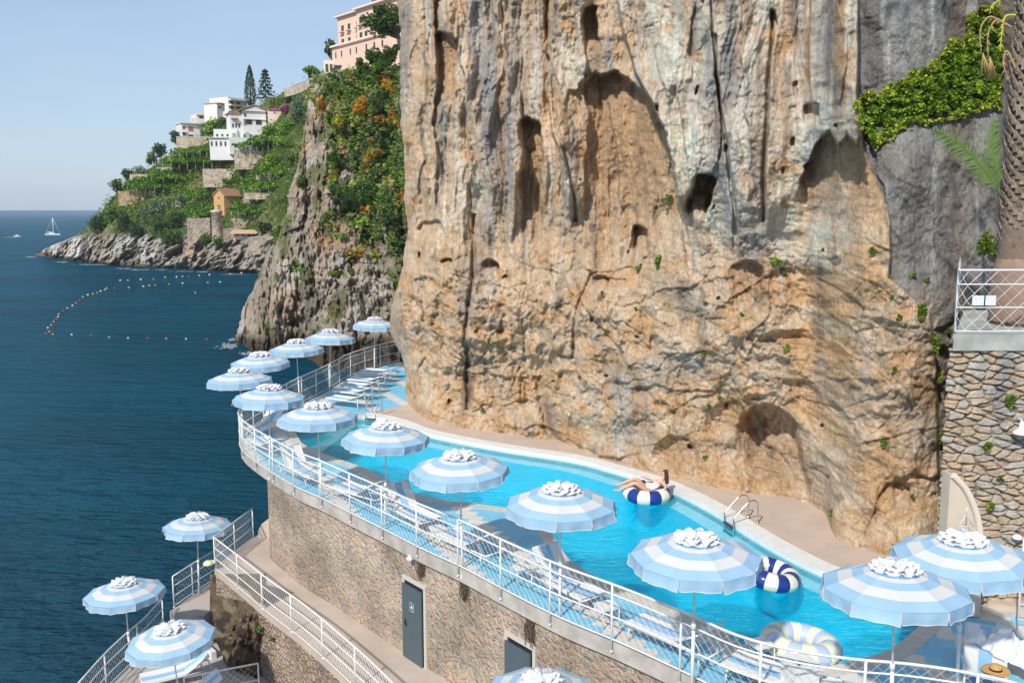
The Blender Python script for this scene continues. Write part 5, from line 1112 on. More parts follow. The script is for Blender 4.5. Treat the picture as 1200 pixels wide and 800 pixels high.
# ================================================================== buildings on the hill
M_wv = mat('villa_white', (.70, .69, .66), .8, var=.08, vscale=.5); M_pk = mat('hotel_pink', (.74, .52, .40), .85, var=.06, vscale=.3); M_pk2 = mat('hotel_trim', (.78, .62, .50), .85); M_win = mat('dark_window', (.03, .04, .05), .2); M_shut = mat('green_shutter', (.05, .09, .08), .6); M_brs = mat('brown_shutter', (.33, .13, .06), .6)
M_roof = mat('terracotta', (.42, .22, .13), .9, var=.3, vscale=2, bump=.4, bscale=6); M_och = mat('ochre_plaster', (.60, .38, .17), .9, var=.1, vscale=.6); M_grn = mat('pale_green_shutter', (.28, .42, .30), .6)
class Bld:
    """a building whose front runs between two bearings at a distance; u in 0..1 along the front, z in metres"""
    def __init__(s, name, label, xa, xb, yb, Ya, Yb, cat='building', group=None):
        s.a = on_y(xa, yb, Ya); s.b = on_y(xb, yb, Yb); s.b.z = s.a.z; s.d = s.b - s.a; s.W = s.d.length; s.t = s.d.normalized(); s.n = Vector((s.t.y, -s.t.x, 0)); s.k = mpx(s.a)
        s.o = thing(name, label, cat, s.a, math.atan2(s.t.y, s.t.x), group)
    def vol(s, x0, x1, z0, z1, y0, y1, m, name='wall', par=None):   # local: x along front, y away from the viewer (positive)
        mb = MB(); mb.box(((x0 + x1) / 2, (y0 + y1) / 2, (z0 + z1) / 2), (x1 - x0, y1 - y0, z1 - z0)); return mb.build(name, m, par or s.o)
    def win(s, x, z, w_, h_, m=None, sh=None, arch=False, y=0.0, frame=True):
        mb = MB(); mb.box((x, y - .02, z), (w_ + .3, .1, h_ + .3), 0); f = mb.build('window', M_wv if frame is True else frame, s.o)
        mb = MB(); mb.box((x, y - .05, z), (w_, .1, h_), 0)
        if arch: mb.add([(x + w_ / 2 * math.cos(a), y - .101, z + h_ / 2 + w_ / 2 * math.sin(a)) for a in [PI * q / 8 for q in range(9)]], [tuple(range(9))])
        mb.build('pane', m or M_win, f)
        if sh is not None:
            for q in (-1, 1): mb = MB(); mb.box((x + q * (w_ * .5 + w_ * .2), y - .09, z), (w_ * .38, .1, h_)); mb.build('shutter', sh, f)
        return f
# white gabled villa
c = head_at(290, 170); B = Bld('white_villa', 'white three-storey villa with a low gable roof and arched loggia', 272, 313, 171, c.y - 6, c.y - 1); k = B.k; m1 = 1 / k; W = B.W
x0 = 13 * m1
B.vol(x0, W, -3, 41 * m1, 0, 11, M_wv); B.vol(0, x0, -3, 38 * m1, 2, 11, M_wv, 'side_wing'); B.vol(-4 * m1, 31 * m1, -3, 9 * m1, -3, 0, M_wv, 'terrace_base')
mb = MB(); rid = (x0 + W) / 2; mb.extrude([(x0 - .5, -.6, 40.5 * m1), (W + .5, -.6, 40.5 * m1), (rid + .5, -.6, 47 * m1)], (0, 0, 0), (0, .3, 0)); mb.build('gable', M_wv, B.o)
mb = MB(); 
for q in (-1, 1): xe = rid + q * (W - x0) / 2 + q * 1.2; mb.extrude([(rid, -1, 47.2 * m1), (xe, -1, 40.8 * m1), (xe, -1, 41.9 * m1), (rid, -1, 48.6 * m1)], (0, 0, 0), (0, 12.5, 0))
mb.extrude([(-.6, 1.4, 38 * m1), (x0, 1.4, 38 * m1), (x0, 1.4, 42 * m1), (-.6, 1.4, 39 * m1)], (0, 0, 0), (0, 10, 0)); mb.build('roof', M_roof, B.o)
B.vol(x0 + 1 * m1, W, 31 * m1, 32 * m1, -.5, 0, M_wv, 'cornice'); 
for q in (.27, .68): B.win(x0 + (W - x0) * q, 27 * m1, 7 * m1, 3.4 * m1, arch=True)
for q, z, w_, h_, mm in [(.10, 27, 2.6, 6, M_brs), (.10, 9, 2.6, 6, M_shut), (.36, 11.5, 4.6, 6, M_grn), (.12, 36, 2.4, 3.5, M_win)]: B.win((x0 if q < .2 else 0) + (W - x0) * (q if q < .2 else q * .3), z * m1, w_ * m1, h_ * m1, mm)
B.win(x0 + 5 * m1, 11 * m1, 5 * m1, 6 * m1, M_grn, M_shut, True); B.win(x0 + 16 * m1, 12 * m1, 1.2 * m1, 2.6 * m1); B.win(x0 + 22 * m1, 13 * m1, 3.5 * m1, 4 * m1)
for q in (3, 6.5, 10): B.win(q * m1, 24 * m1, 1.8 * m1, 4.5 * m1, y=2)
B.vol(1 * m1, 9 * m1, 31 * m1, 32.4 * m1, .5, 2, M_roof, 'canopy_roof'); B.vol(x0 + 19 * m1, W + 2 * m1, 7.5 * m1, 8.5 * m1, -1.6, 0, M_wv, 'balcony')
# arcaded wing
c2 = head_at(262, 176); B = Bld('white_wing', 'long low white wing with a row of small arched windows', 246, 277, 177, c.y - 8, c.y - 7); m1 = 1 / B.k
B.vol(0, B.W, -3, 15 * m1, 0, 8, M_wv); B.vol(3 * m1, B.W, 15 * m1, 26 * m1, 3, 10, M_wv, 'upper_storey'); B.vol(0, B.W, 14.6 * m1, 15.6 * m1, -.5, 3, M_grn, 'parapet')
for q in range(6): B.win((2.5 + q * 5.2) * m1, 8 * m1, 2.0 * m1, 4.5 * m1, arch=True)
for q in range(4): B.win((7 + q * 6) * m1, 19 * m1, 2.2 * m1, 2.6 * m1, y=3)
# terraced villa (left)
c = head_at(215, 165); B = Bld('terraced_villa', 'white flat-roofed house in stepped terraces at the left of the villas', 213, 243, 166, c.y - 3, c.y + 2); m1 = 1 / B.k
B.vol(0, 22 * m1, -3, 21 * m1, 0, 8, M_wv); B.vol(17 * m1, 62 * m1, -2, 24 * m1, 6, 16, M_wv, 'middle_storey'); B.vol(24 * m1, 62 * m1, 24 * m1, 34 * m1, 8, 16, M_wv, 'upper_storey')
B.vol(-1 * m1, 24 * m1, 21 * m1, 22 * m1, -1, 8, M_pk2, 'roof_slab'); B.vol(15 * m1, 62 * m1, 24 * m1, 29 * m1, 5, 5.4, M_wv, 'parapet'); B.vol(24 * m1, 60 * m1, 34 * m1, 35.2 * m1, 6.5, 16, M_pk2, 'flat_roof')
for x, z, w_, h_, mm, yy in [(11, 15, 5.5, 5, M_brs, 0), (11, 6, 5, 4.5, M_win, 0), (3, 9, 3, 4, M_win, 0), (23, 27, 5, 4, M_brs, 5.3), (43, 31, 5, 4.5, M_brs, 8), (30, 31, 5, 3, M_win, 8), (52, 31, 4, 3, M_win, 8), (3, 16, 2.5, 3, M_win, 0)]: B.win(x * m1, z * m1, w_ * m1, h_ * m1, mm, y=yy)
B.vol(0, 6 * m1, 10.5 * m1, 11.5 * m1, -1.5, 0, M_wv, 'balcony')
c = head_at(285, 128); B = Bld('flat_roofed_house', 'white block with wide balconies behind the gabled villa, left of the cypress', 268, 290, 130, c.y + 4, c.y + 12); m1 = 1 / B.k
B.vol(0, B.W, -4, 16 * m1, 0, 10, M_wv); B.vol(-9 * m1, 0, -4, 8 * m1, 3, 10, M_wv, 'side_wing')
for z in (0, 6, 12): B.vol(-1 * m1, B.W, (z + .0) * m1, (z + 1.4) * m1, -1.8, 0, M_pk2, 'balcony')
for z in (4, 10): B.win(5 * m1, z * m1, 6 * m1, 3 * m1); B.win(15 * m1, z * m1, 6 * m1, 3 * m1)
B.vol(-9.5 * m1, 0, 8 * m1, 9 * m1, 2, 10, M_roof, 'tiled_roof'); B.win(-5 * m1, 4 * m1, 5 * m1, 2.4 * m1, y=3)
c = head_at(330, 138); B = Bld('garden_house', 'low pale house wrapped in purple bougainvillea right of the gabled villa', 314, 341, 141, c.y + 2, c.y + 4); m1 = 1 / B.k
B.vol(0, B.W, -3, 12 * m1, 0, 7, M_pk2); B.vol(0, B.W, 12 * m1, 13 * m1, -.5, 7, M_roof, 'roof'); B.win(18 * m1, 5 * m1, 4 * m1, 5 * m1, M_brs)
head_tree(323, 131, 11, 6, LB, 'purple flowering bougainvillea beside the white gabled villa', 'bougainvillea', 700, 1, None, False, 'shrub'); head_tree(336, 128, 6, 5, LB, 'smaller purple bougainvillea climbing the garden house', 'bougainvillea', 300, 1, None, False, 'shrub')
# small ochre house
c = head_at(262, 247); B = Bld('stone_cottage', 'small ochre gabled cottage with a brown tiled roof on the terraces', 251, 263, 247, c.y - 6, c.y - 6); m1 = 1 / B.k; W = B.W; D_ = 15 * m1
mb = MB(); mb.extrude([(0, 0, -2), (W, 0, -2), (W, 0, 17 * m1), (W / 2, 0, 25 * m1), (0, 0, 17 * m1)], (0, 0, 0), (D_ * .9, D_ * 1.2, 0)); mb.build('wall', M_och, B.o)
mb = MB(); d = Vector((D_ * .9 + .4, D_ * 1.2, 0))
for q in (-1, 1): mb.extrude([(W / 2, -.3, 24.6 * m1), (W / 2 + q * (W / 2 + .5), -.3, 16.3 * m1), (W / 2 + q * (W / 2 + .5), -.3, 17.3 * m1), (W / 2, -.3, 26 * m1)], (0, 0, 0), d)
mb.build('roof', M_roof, B.o); B.win(W * .5, 4 * m1, 2.4 * m1, 6 * m1, M_brs, frame=M_och); B.win(W * .5, 15 * m1, 1.5 * m1, 2 * m1, frame=M_och)
c = head_at(255, 276); q = on_y(255, 276, c.y - 5); k = mpx(q); t = thing('round_tower', 'round grey stone tower under the ochre cottage', 'tower', q); mb = MB(); mb.lathe([(6.2 / k, -2), (6 / k, 26 / k), (6.6 / k, 26.2 / k), (6.6 / k, 28.5 / k), (.01, 28.6 / k)], (0, 0, 0), 20); mb.build('tower_wall', M_tw, t)
mb = MB(); mb.lathe([(6.9 / k, 28.5 / k), (6.9 / k, 29.3 / k), (0.01, 29.4 / k)], (0, 0, 0), 20); mb.build('parapet', M_wv, t)
c = head_at(286, 276); B = Bld('tiled_pavilion', 'low open pavilion with an orange tiled roof near the shore walls', 272, 303, 277, c.y - 4, c.y - 3); m1 = 1 / B.k
B.vol(1 * m1, 30 * m1, -1, 3.6 * m1, 1, 4, M_pk2); mb = MB(); mb.extrude([(-.5, -1.2, 3.6 * m1), (-.5, 4.5, 7.4 * m1), (-.5, 4.8, 6.2 * m1), (-.5, -1.2, 3.0 * m1)], (0, 0, 0), (31 * m1, 0, 0)); mb.build('roof', mat('orange_tile', (.55, .34, .20), .85), B.o)
for q in range(4): B.win((5 + 7 * q) * m1, 1.6 * m1, 4 * m1, 2.4 * m1, y=1, frame=M_pk2)
# pink hotel
B = Bld('hotel', 'large pink four-storey hotel with green shutters on the cliff top', 397, 441, 80, 228, 215); m1 = 1 / B.k; W = B.W
x2 = W * .62; Hh = 56 * m1; mx = W / 44
B.vol(-2.5 * m1, W * 1.75, -6, 22 * m1, -1.4, 16, M_pk, 'ground_storey'); B.vol(0, x2, 22 * m1, Hh, 0, 16, M_pk); B.vol(x2, W * 1.8, 22 * m1, Hh * 1.0, -1.0, 16, M_pk, 'projecting_bay')
B.vol(-.6, x2, Hh, Hh + 1.6 * m1, -.8, 16, M_pk2, 'cornice'); B.vol(x2 - .5, W * 1.8, Hh, Hh + 2.0 * m1, -1.9, 16, M_pk2, 'cornice'); B.vol(-3 * m1, W * 1.76, 22 * m1, 24 * m1, -2.0, -1.6, M_pk2, 'balustrade')
B.vol(.0, x2, Hh + 1.6 * m1, Hh + 2.8 * m1, -.2, 16, mat('slate_edge', (.16, .10, .09), .8), 'roof'); B.vol(W * .80, W * 1.6, Hh + 2 * m1, Hh + 9 * m1, 2, 12, M_pk, 'attic'); B.vol(W * .78, W * 1.62, Hh + 9 * m1, Hh + 10.4 * m1, 1.4, 12.6, mat('slate_edge', (.16, .10, .09), .8), 'attic_roof')
for fr_, yy, lst in ((0, 0, (.14, .32)), (1, 0, (.55,)), (2, -1.0, (.73, .86, 1.18, 1.4))):
    for q in lst:
        for z, h_ in ((43, 6.5), (28.5, 5.5)): B.win(W * q, z * m1, 1.5 * mx, h_ * m1, M_win, M_shut, y=yy, frame=M_pk2)
        B.vol(W * q - 2.2 * mx, W * q + 2.2 * mx, 38.4 * m1, 39.2 * m1, yy - 1.0, yy, M_pk2, 'balcony')
for q in (.08, .24, .48, .64): B.win(W * q, 12.5 * m1, 1.5 * mx, 5.5 * m1, M_win, arch=True, y=-1.4, frame=M_pk2)
for q in (.9, 1.1, 1.3): B.win(W * q, 12.5 * m1, 1.8 * mx, 5.5 * m1, M_win, arch=True, y=-1.4, frame=M_pk2)
# road wall on the crest
mb = MB(); cr = [on_y(x, y, Y) for x, y, Y in [(333, 104, 250), (350, 99, 240), (365, 91, 228), (380, 86, 218), (398, 82, 212), (410, 80, 208)]]; cr = catmull(cr, 5)
rw = wallstrip('road_wall', cr, [p.z - 2.2 for p in cr], 0, M_tw); 
for i, v in enumerate(rw.data.vertices):
    if i % 4 in (1, 2): v.co.z = cr[i // 4].z
tag(rw, 'curved pale road wall climbing to the pink hotel along the skyline', 'wall')
q = on_y(382, 72, 232); aw = thing('arcade_wing', 'small arcaded wing with an awning at the left foot of the pink hotel', 'building', on_y(379, 84, 226)); kk_ = mpx(q); mb = MB(); mb.box((8 / kk_, 5, 6 / kk_), (17 / kk_, 8, 14 / kk_)); mb.build('wall', M_pk2, aw)
for x in (3, 8, 13): mb = MB(); mb.box((x / kk_, .9, 5 / kk_), (2.6 / kk_, .3, 8 / kk_)); mb.build('arch_opening', mat('shaded_green', (.06, .09, .03), .9), aw)
mb = MB(); mb.box((18 / kk_, -.5, 5 / kk_), (9 / kk_, 3, .3)); mb.build('awning', mat('dark_awning', (.05, .09, .12), .8), aw)
q = on_y(389, 66, 238); tree('broadleaf_tree', 'airy green tree on the skyline left of the pink hotel', on_y(389, 80, 238), 34 / kk_, (9 / kk_, 9 / kk_, 12 / kk_), [LG[0], LS[1]], 520, .8, True)
q = on_y(360, 84, 250); tree('broadleaf_tree', 'bright bushy tree above the curved road wall', on_y(366, 92, 246), 16 / kk_, (10 / kk_, 9 / kk_, 8 / kk_), LG[:2], 420, .8, True)
# umbrella pine in front of the hotel
pb = on_y(466, 52, 150); k = mpx(pb); t = thing('umbrella_pine', 'spreading umbrella pine half hidden by the big cliff, before the pink hotel', 'tree', pb)
pts, lb_ = clumpy(3400, (32 / k, 20 / k, 19 / k), 16, seed=4); pts += np.array([-12 / k, 0, 28 / k]); cards('crown', pts, rng.uniform(.35, .8, 3400), [LG[2], LG[0], LG[3], LG[2]], t, .6)
mb = MB(); mb.tube([(4 / k, 0, -6 / k), (1 / k, 0, 8 / k), (-5 / k, 0, 22 / k)], [.45, .35, .2], 7)
for a, b in ((-18, 22), (-24, 30), (-8, 34), (5, 30), (-14, 16)): mb.tube([(0, 0, 7 / k), (a * .6 / k, .5, b * .62 / k), (a / k, .3, b / k)], [.2, .13, .05], 5)
mb.build('trunk', M_bark, t)
# wire with a bird-like knot on the sky
# ================================================================== boats, buoys, foam
M_hull = mat('boat_white', (.82, .82, .80), .35); M_sail = mat('furled_sail', (.6, .6, .62), .8)
p = on_z(62, 275.5, SEA); t = thing('sailing_boat', 'white sailing yacht with bare mast on the open sea', 'boat', p, .05)
def hull(L, Wd, Hh):
    g = []
    for i in range(13):
        u = i / 12; x = (u - .5) * L; w_ = Wd / 2 * math.sin(PI * min(1, (u * .8 + .2))) ** .6 * (1 if u > .0 else .8); z = Hh * (1 + .25 * u * u)
        if i == 12: w_ = .03
        g.append([(x, -w_, z), (x, -w_ * .8, .1), (x, 0, -.4), (x, w_ * .8, .1), (x, w_, z), (x, 0, z + .05), (x, -w_, z)])
    mb = MB(); mb.grid(np.array(g), 0, False); mb.add(g[0][:5], [(0, 1, 2, 3, 4)]); return mb
s_ = 1.0; Lb = 17 * 1.0 / mpx(p); hull(Lb, Lb * .28, Lb * .085).build('hull', M_hull, t); mb = MB(); mb.box((-.05 * Lb, 0, Lb * .12), (Lb * .35, Lb * .16, Lb * .05)); mb.build('cabin', M_hull, t)
Hm = 20 / mpx(p); mb = MB(); mb.tube([(.05 * Lb, 0, 0), (.05 * Lb, 0, Hm)], .28, 6); mb.tube([(.05 * Lb, 0, Lb * .2), (-.4 * Lb, 0, Lb * .19)], .3, 5); mb.build('mast', M_sail, t); mb = MB(); mb.tube([(.5 * Lb, 0, Lb * .1), (.05 * Lb, 0, Hm)], .12, 3); mb.tube([(-.5 * Lb, 0, Lb * .1), (.05 * Lb, 0, Hm)], .12, 3); mb.build('rigging', M_sail, t)
p = on_z(20, 277.5, SEA); t = thing('motorboat', 'small white motorboat with a wake far out on the left', 'boat', p, .2); Lb = 7.5 / mpx(p); hull(Lb, Lb * .35, Lb * .14).build('hull', M_hull, t); mb = MB(); mb.box((0, 0, Lb * .26), (Lb * .35, Lb * .24, Lb * .2)); mb.build('cabin', M_hull, t); mb = MB(); mb.box((0, 0, Lb * .28), (Lb * .36, Lb * .245, Lb * .06)); mb.build('windscreen', M_win, t)
M_foam = mat('sea_foam', (.52, .60, .62), .9)
def foam(px, py, w_, h_, seed, n=50):
    n = int(n * 2.2)
    rs = random.Random(seed); mb = MB()
    for k in range(n):
        x, y = rs.gauss(0, .4), rs.gauss(0, .35); c = on_z(px + x * w_, py + y * h_, SEA + .06); r = rs.uniform(.25, .9) / mpx(c)
        mb.add([c + Vector((r * rs.uniform(.6, 1.4) * math.cos(a) * 1.6, r * 2 * rs.uniform(.6, 1.4) * math.sin(a), 0)) for a in [2 * PI * q / 7 for q in range(7)]], [tuple(range(7))])
    o = mb.build('sea_foam', M_foam); o['kind'] = 'stuff'
foam(12, 278, 9, 1, 1, 20); foam(268, 405, 14, 5, 2, 60); foam(36, 301, 7, 1, 3, 22); foam(72, 307, 8, .8, 4, 20); foam(145, 314.5, 12, .8, 5, 30); foam(190, 316, 8, .8, 6, 20); foam(238, 318.5, 9, .8, 7, 20); foam(289, 414, 10, 4, 9, 40); foam(272, 398, 5, 2, 10, 30); foam(110, 310, 22, .8, 11, 40); foam(165, 316, 20, .8, 12, 40); foam(215, 318, 16, .7, 13, 30); foam(275, 321.5, 16, .7, 14, 30)
# dark skerry rocks at the headland tip
for px, py, s_, lab in ((48, 298, 4, 'low dark skerry off the headland tip, the outermost one'), (55, 299, 5, 'dark skerry joined to the headland tip')):
    c = on_z(px, py + 1, SEA); k = mpx(c); m_ = 16; u = np.linspace(-1, 1, m_); U, V = np.meshgrid(u, u); Z = np.maximum(0, 1 - np.maximum(abs(U), abs(V)) ** 2) * (1 + .8 * fbm(U * 2, V * 2, px, 3)) * s_ / k - .3
    o = bigmesh('skerry', np.stack([U * s_ * 1.6 / k, V * s_ * 1.5 / k, Z], -1), mat('wet_rock', (.10, .08, .065), .7, bump=.5, bscale=2)); o.location = c; tag(o, lab, 'rock')
MBU = {'yellow': mat('buoy_yellow', (.80, .50, .05), .5), 'white': mat('buoy_white', (.80, .78, .72), .5), 'red': mat('buoy_red', (.60, .06, .05), .5), 'orange': mat('buoy_orange', (.75, .28, .06), .5)}
bx = [(54, 391, 'red'), (58, 388.5, 'yellow'), (56, 384, 'white'), (60, 381, 'yellow'), (63, 377, 'orange'), (66, 374, 'red'), (68, 371, 'white'), (69, 368, 'yellow'), (74, 364, 'red'), (79, 361, 'yellow'), (85, 358, 'white'), (89, 355, 'orange'), (93, 352, 'red'), (97, 348, 'yellow'), (103, 345.5, 'white'), (109, 344.5, 'yellow'), (114, 343, 'orange'), (118, 341, 'white'), (123, 339.5, 'yellow'), (125, 338, 'yellow'),
      (62, 391.5, 'yellow'), (84, 392, 'white'), (106.5, 393, 'red'), (128, 395, 'yellow'), (150, 396, 'white'), (173, 396, 'red'), (195, 396.7, 'yellow'), (218, 397, 'white'), (242, 397.3, 'red'), (135, 338, 'red'), (141, 328.5, 'white'), (150, 328.5, 'yellow'), (151, 337, 'yellow'), (165, 327.5, 'white'), (168, 335.5, 'white'), (175, 334.7, 'yellow'), (180, 327, 'orange'), (182, 334.5, 'orange'), (193.5, 325, 'yellow'), (198, 333, 'orange'), (207, 324.5, 'white'), (214, 324, 'yellow'), (214, 332, 'white'), (221, 324, 'red'), (229, 343, 'yellow'), (233.5, 323, 'yellow'), (243.5, 331, 'yellow'), (245.5, 322, 'white'), (258, 330.5, 'white'), (270, 321, 'yellow'), (283, 320, 'white')]
protoB = {}
for px, py, c in bx:
    row = 'in the long slanting float line' if px < 127 and py < 391 else ('in the float line across the cove nearest the viewer' if py > 391 else 'scattered under the headland rocks')
    p = on_z(px, py, SEA + .05); r = 1.15 / mpx(p) * 1.0; lab = f'{c} float {row}'
    if c not in protoB:
        mb = MB(); mb.lathe([(.001, -.6), (.7, -.5), (1, 0), (.7, .6), (.2, .85), (.001, .9)], (0, 0, 0), 10); o = mb.build('mooring_buoy', MBU[c]); protoB[c] = o
    else: o = protoB[c].copy(); C.objects.link(o)
    o.location = p; o.scale = (r, r, r); tag(o, lab, 'buoy', f'{c} floats {row}')
# ================================================================== house wall, upper terrace and palm on the right
TY = 18.4
def tl(px, py, Y=TY): return on_y(px, py, Y)
def stonewall():
    # real bedded stones: a displaced sheet with a left return
    NX, NZ = 300, 520; cA = tl(1117, 405); x0 = cA.x; ztop = tl(1117, 408).z; zb = -.05
    W = 6.0; back_ = 5.0
    s = np.linspace(-back_, W, NX + 220)[None, :]; z = np.linspace(zb, ztop, NZ)[:, None]
    sc = 3.9; U = s * sc * .8 + 0 * z; V = z * sc * 1.75 + 0 * s
    U2 = U + .35 * fbm(U * .8, V * .8, 3, 2); V2 = V + .35 * fbm(U * .8, V * .8, 9, 2)
    f1, e, idd = cells(U2, V2, 5); h = ss(0, .28, e) * .085 + (idd - .5) * .05 + fbm(U * 2.2, V * 2, 7, 4) * .03
    X = np.where(s > 0, x0 + s, x0 - .62 * s) + 0 * z; Yv = np.where(s > 0, TY, TY - s) + 0 * z
    X = np.where(s > 0, X, X - h); Yv = np.where(s > 0, Yv - h, Yv)
    P = np.stack([X, Yv, z + 0 * s], -1)
    c3 = lambda *c: np.array(c)[None, None, :]; mix = lambda a, b, t: a + (b - a) * np.clip(t, 0, 1)[..., None]
    col = mix(c3(.42, .33, .24) + 0 * P[..., :1], c3(.40, .37, .33), ss(.3, .7, idd)); col = mix(col, c3(.52, .36, .22), ss(.8, .95, idd) * .8); col = col * 1.35 * np.array([1.04, 1.0, .95])[None, None, :]; col = mix(col, c3(.23, .19, .15), ss(.09, .02, e)); col = mix(col, c3(.36, .35, .34), np.exp(-((s - 1.0 - .3 * fbm(z, z * 0, 1, 2)) / .16) ** 2) * ss(ztop - 3.2, ztop - .5, z) * .9)
    o = bigmesh('house_wall', P, rock_mat('bedded_stone', .6, .7), col); return tag(o, 'tall wall of flat grey and tan bedded stones at the right edge', 'wall')
stonewall()
cA = tl(1117, 405); zT = tl(1117, 391).z
mb = MB(); mb.extrude([(cA.x - .06, TY - .12, zT - .33), (cA.x + 6.2, TY - .12, zT - .33), (cA.x + 9.2, TY + 5, zT - .33), (cA.x + 2.7, TY + 5, zT - .33)], (0, 0, .33), (0, 0, 0)); tag(mb.build('terrace_slab', mat('grey_render', (.44, .44, .40), .9, var=.3, vscale=2)), 'grey rendered slab edge on top of the bedded stone wall', 'slab')
up_ = [Vector((cA.x - .02 + 2.3, TY + 4.6, zT)), Vector((cA.x - .02, TY - .08, zT)), Vector((cA.x + 6, TY - .08, zT))]
railing('terrace_railing', 'white railing with diamond netting round the upper stone terrace', resample(up_, .4), 1.3, [0, 2.3, 4.68, 7.2, 9.0], rails=(.05, .42, .78, 1.0), cell=.30, low=.15, pr=.03, wire=.005)
mb = MB(); mb.box((cA.x + 6.0, TY + 5.1, zT + .55), (6.8, .5, 1.1)); tag(mb.build('back_wall', M_rub2), 'low rubble wall behind the upper terrace railing', 'wall')
for x, w_, lab in ((1147, .26, 'left one of two blank white plates wired to the upper terrace railing'), (1160, .24, 'right one of two blank white plates wired to the upper terrace railing')):
    p = tl(x, 352, TY - .12); mb = MB(); mb.box((0, 0, 0), (w_, .015, .2)); o = mb.build('sign_plate', M_white); o.location = p; tag(o, lab, 'sign', 'blank plates on the upper railing')
p = tl(1189, 503); t = thing('wall_lamp', 'white bell-shaped lamp on the bedded stone wall', 'lamp', (p.x, TY - .1, p.z), 0, 'white outdoor lamps'); mb = MB(); mb.lathe([(.03, .24), (.05, .20), (.06, .10), (.16, .02), (.19, -.02), (.17, -.03), (.001, .02)], (0, -.16, 0), 18); mb.build('lamp_shade', M_white, t); mb = MB(); mb.tube([(0, .12, .22), (0, -.1, .26), (0, -.16, .22)], .015, 6); mb.build('bracket', M_white, t)
p = tl(1187, 626); mb = MB(); mb.lathe([(.0, .07), (.07, .05), (.10, 0), (.11, -.02), (.0, -.03)], (0, 0, 0), 14); o = mb.build('wall_lamp', M_white); o.location = (p.x, TY - .16, p.z); tag(o, 'small white cap lamp low on the stone wall behind the right parasol', 'lamp')
# curved stair parapet beside the wall
M_pl = mat('beige_plaster2', (.60, .49, .38), .9, var=.12, vscale=2); q0 = tl(1114, 640, TY - .35); sx = 1 / mpx(q0)
prf = [(1116, 556), (1122, 562), (1131, 572), (1140, 590), (1146, 610), (1149, 640), (1150, 705)]; prf = catmull([Vector((x, y, 0)) for x, y in prf], 4)
top_ = [tl(v.x, v.y, TY - .45) for v in prf]; mb = MB(); poly = [Vector((tl(1114, 556, TY - .45).x, TY - .45, .02))] + [Vector((tl(1114, 556, TY - .45).x, TY - .45, top_[0].z))] + top_; poly[-1].z = .02
mb.extrude(poly, (0, 0, 0), (0, .34, 0)); sp_ = mb.build('stair_parapet', M_pl); tag(sp_, 'curved beige plaster stair wall at the foot of the bedded stone wall', 'parapet')
mb = MB(); mb.tube([p - Vector((0, .02, 0)) for p in top_[:-1]], .07, 8); cpz = mb.build('coping', mat('coping_cream', (.66, .56, .45), .85), sp_)
p = tl(1132, 610, TY - .75); mb = MB(); mb.tube([(0, 0, .28), (0, 0, .12)], .01, 5); mb.tube([(-.16, 0, -.12), (0, 0, .12), (.16, 0, -.12)], .010, 5); mb.tube([(-.16, 0, -.12), (.16, 0, -.12)], .01, 5); o = mb.build('hanger', M_white); o.location = p; tag(o, 'white wire hanger over the right parasol, in front of the curved stair wall', 'hanger')
mb = MB(); a = on_z(1150, 712, 0); b = on_z(1182, 727, 0); d = b - a; mb.box((a + d * .5) + Vector((.05, .16, .06)), (d.length * 1.1, .34, .12), rz=math.atan2(d.y, d.x)); tag(mb.build('kerb_block', M_copeb), 'cream kerb between the zigzag tiles and the stone wall', 'kerb')
mb = MB(); a = on_z(1188, 722, 0); mb.box((a.x + .35, a.y + .3, .11), (1.3, .9, .22), rz=-.5); tag(mb.build('step', M_beige), 'beige step at the foot of the stone wall on the right', 'step')
p = on_z(1192, 738, 0); t = thing('wall_ladder', 'white metal ladder leaning beside the beige step at the right edge', 'ladder', p, -.4); mb = MB(); mb.tube([(0, 0, 0), (.0, .1, 1.9)], .02, 6); mb.tube([(.4, 0, 0), (.4, .1, 1.9)], .02, 6); mb.build('rail', M_white, t)
for k in range(6): mb = MB(); mb.tube([(0, .02 * k, .25 + .3 * k), (.4, .02 * k, .25 + .3 * k)], .012, 5); mb.build('rung', M_white, t)
# ---- palm
pz = tl(1200, 322, TY + 1.6); pal = thing('palm_tree', 'thick old palm trunk with dead leaf bases rising at the right edge', 'palm', (pz.x, pz.y, zT), 0)
M_p1 = mat('palm_trunk', (.19, .14, .10), .95, bump=.8, bscale=14); M_p2 = mat('palm_scale', (.36, .29, .22), .9, var=.5, vscale=9, vcol=(.20, .14, .10)); M_p3 = mat('palm_base', (.30, .20, .15), .95, bump=.6, bscale=10, var=.2)
mb = MB(); mb.tube([(0, 0, 0), (.0, 0, 1.0), (-.06, 0, 3), (-.02, 0, 6.5), (.1, 0, 9)], [.62, .58, .45, .46, .5], 20); mb.build('trunk', M_p1, pal)
mb = MB(); mb.lathe([(.60, 0), (.66, .3), (.66, 1.0), (.56, 1.45), (.46, 1.6)], (0, 0, 0), 24); mb.build('trunk_foot', M_p3, pal)
sc_ = MB()
for i in range(900):
    z = 1.35 + i * .0085; a = i * 2.39996; r = .46 + .02 * math.sin(i); o = Vector((math.cos(a), math.sin(a), 0)); s_ = Vector((-o.y, o.x, 0)); c = o * r + Vector((-.05 if z > 2 else 0, 0, z)); L_ = random.uniform(.12, .2) * (1.3 if z > 4 else 1); up__ = Vector((0, 0, 1))
    tip = c + up__ * L_ + o * random.uniform(.06, .15); sc_.add([c - s_ * .085, c + s_ * .085, tip + s_ * .03, tip - s_ * .03, c - s_ * .05 + o * .05, c + s_ * .05 + o * .05], [(0, 1, 2, 3), (0, 3, 4), (1, 5, 2), (4, 3, 2, 5), (0, 4, 5, 1)])
sb = sc_.build('leaf_bases', M_p2, pal)
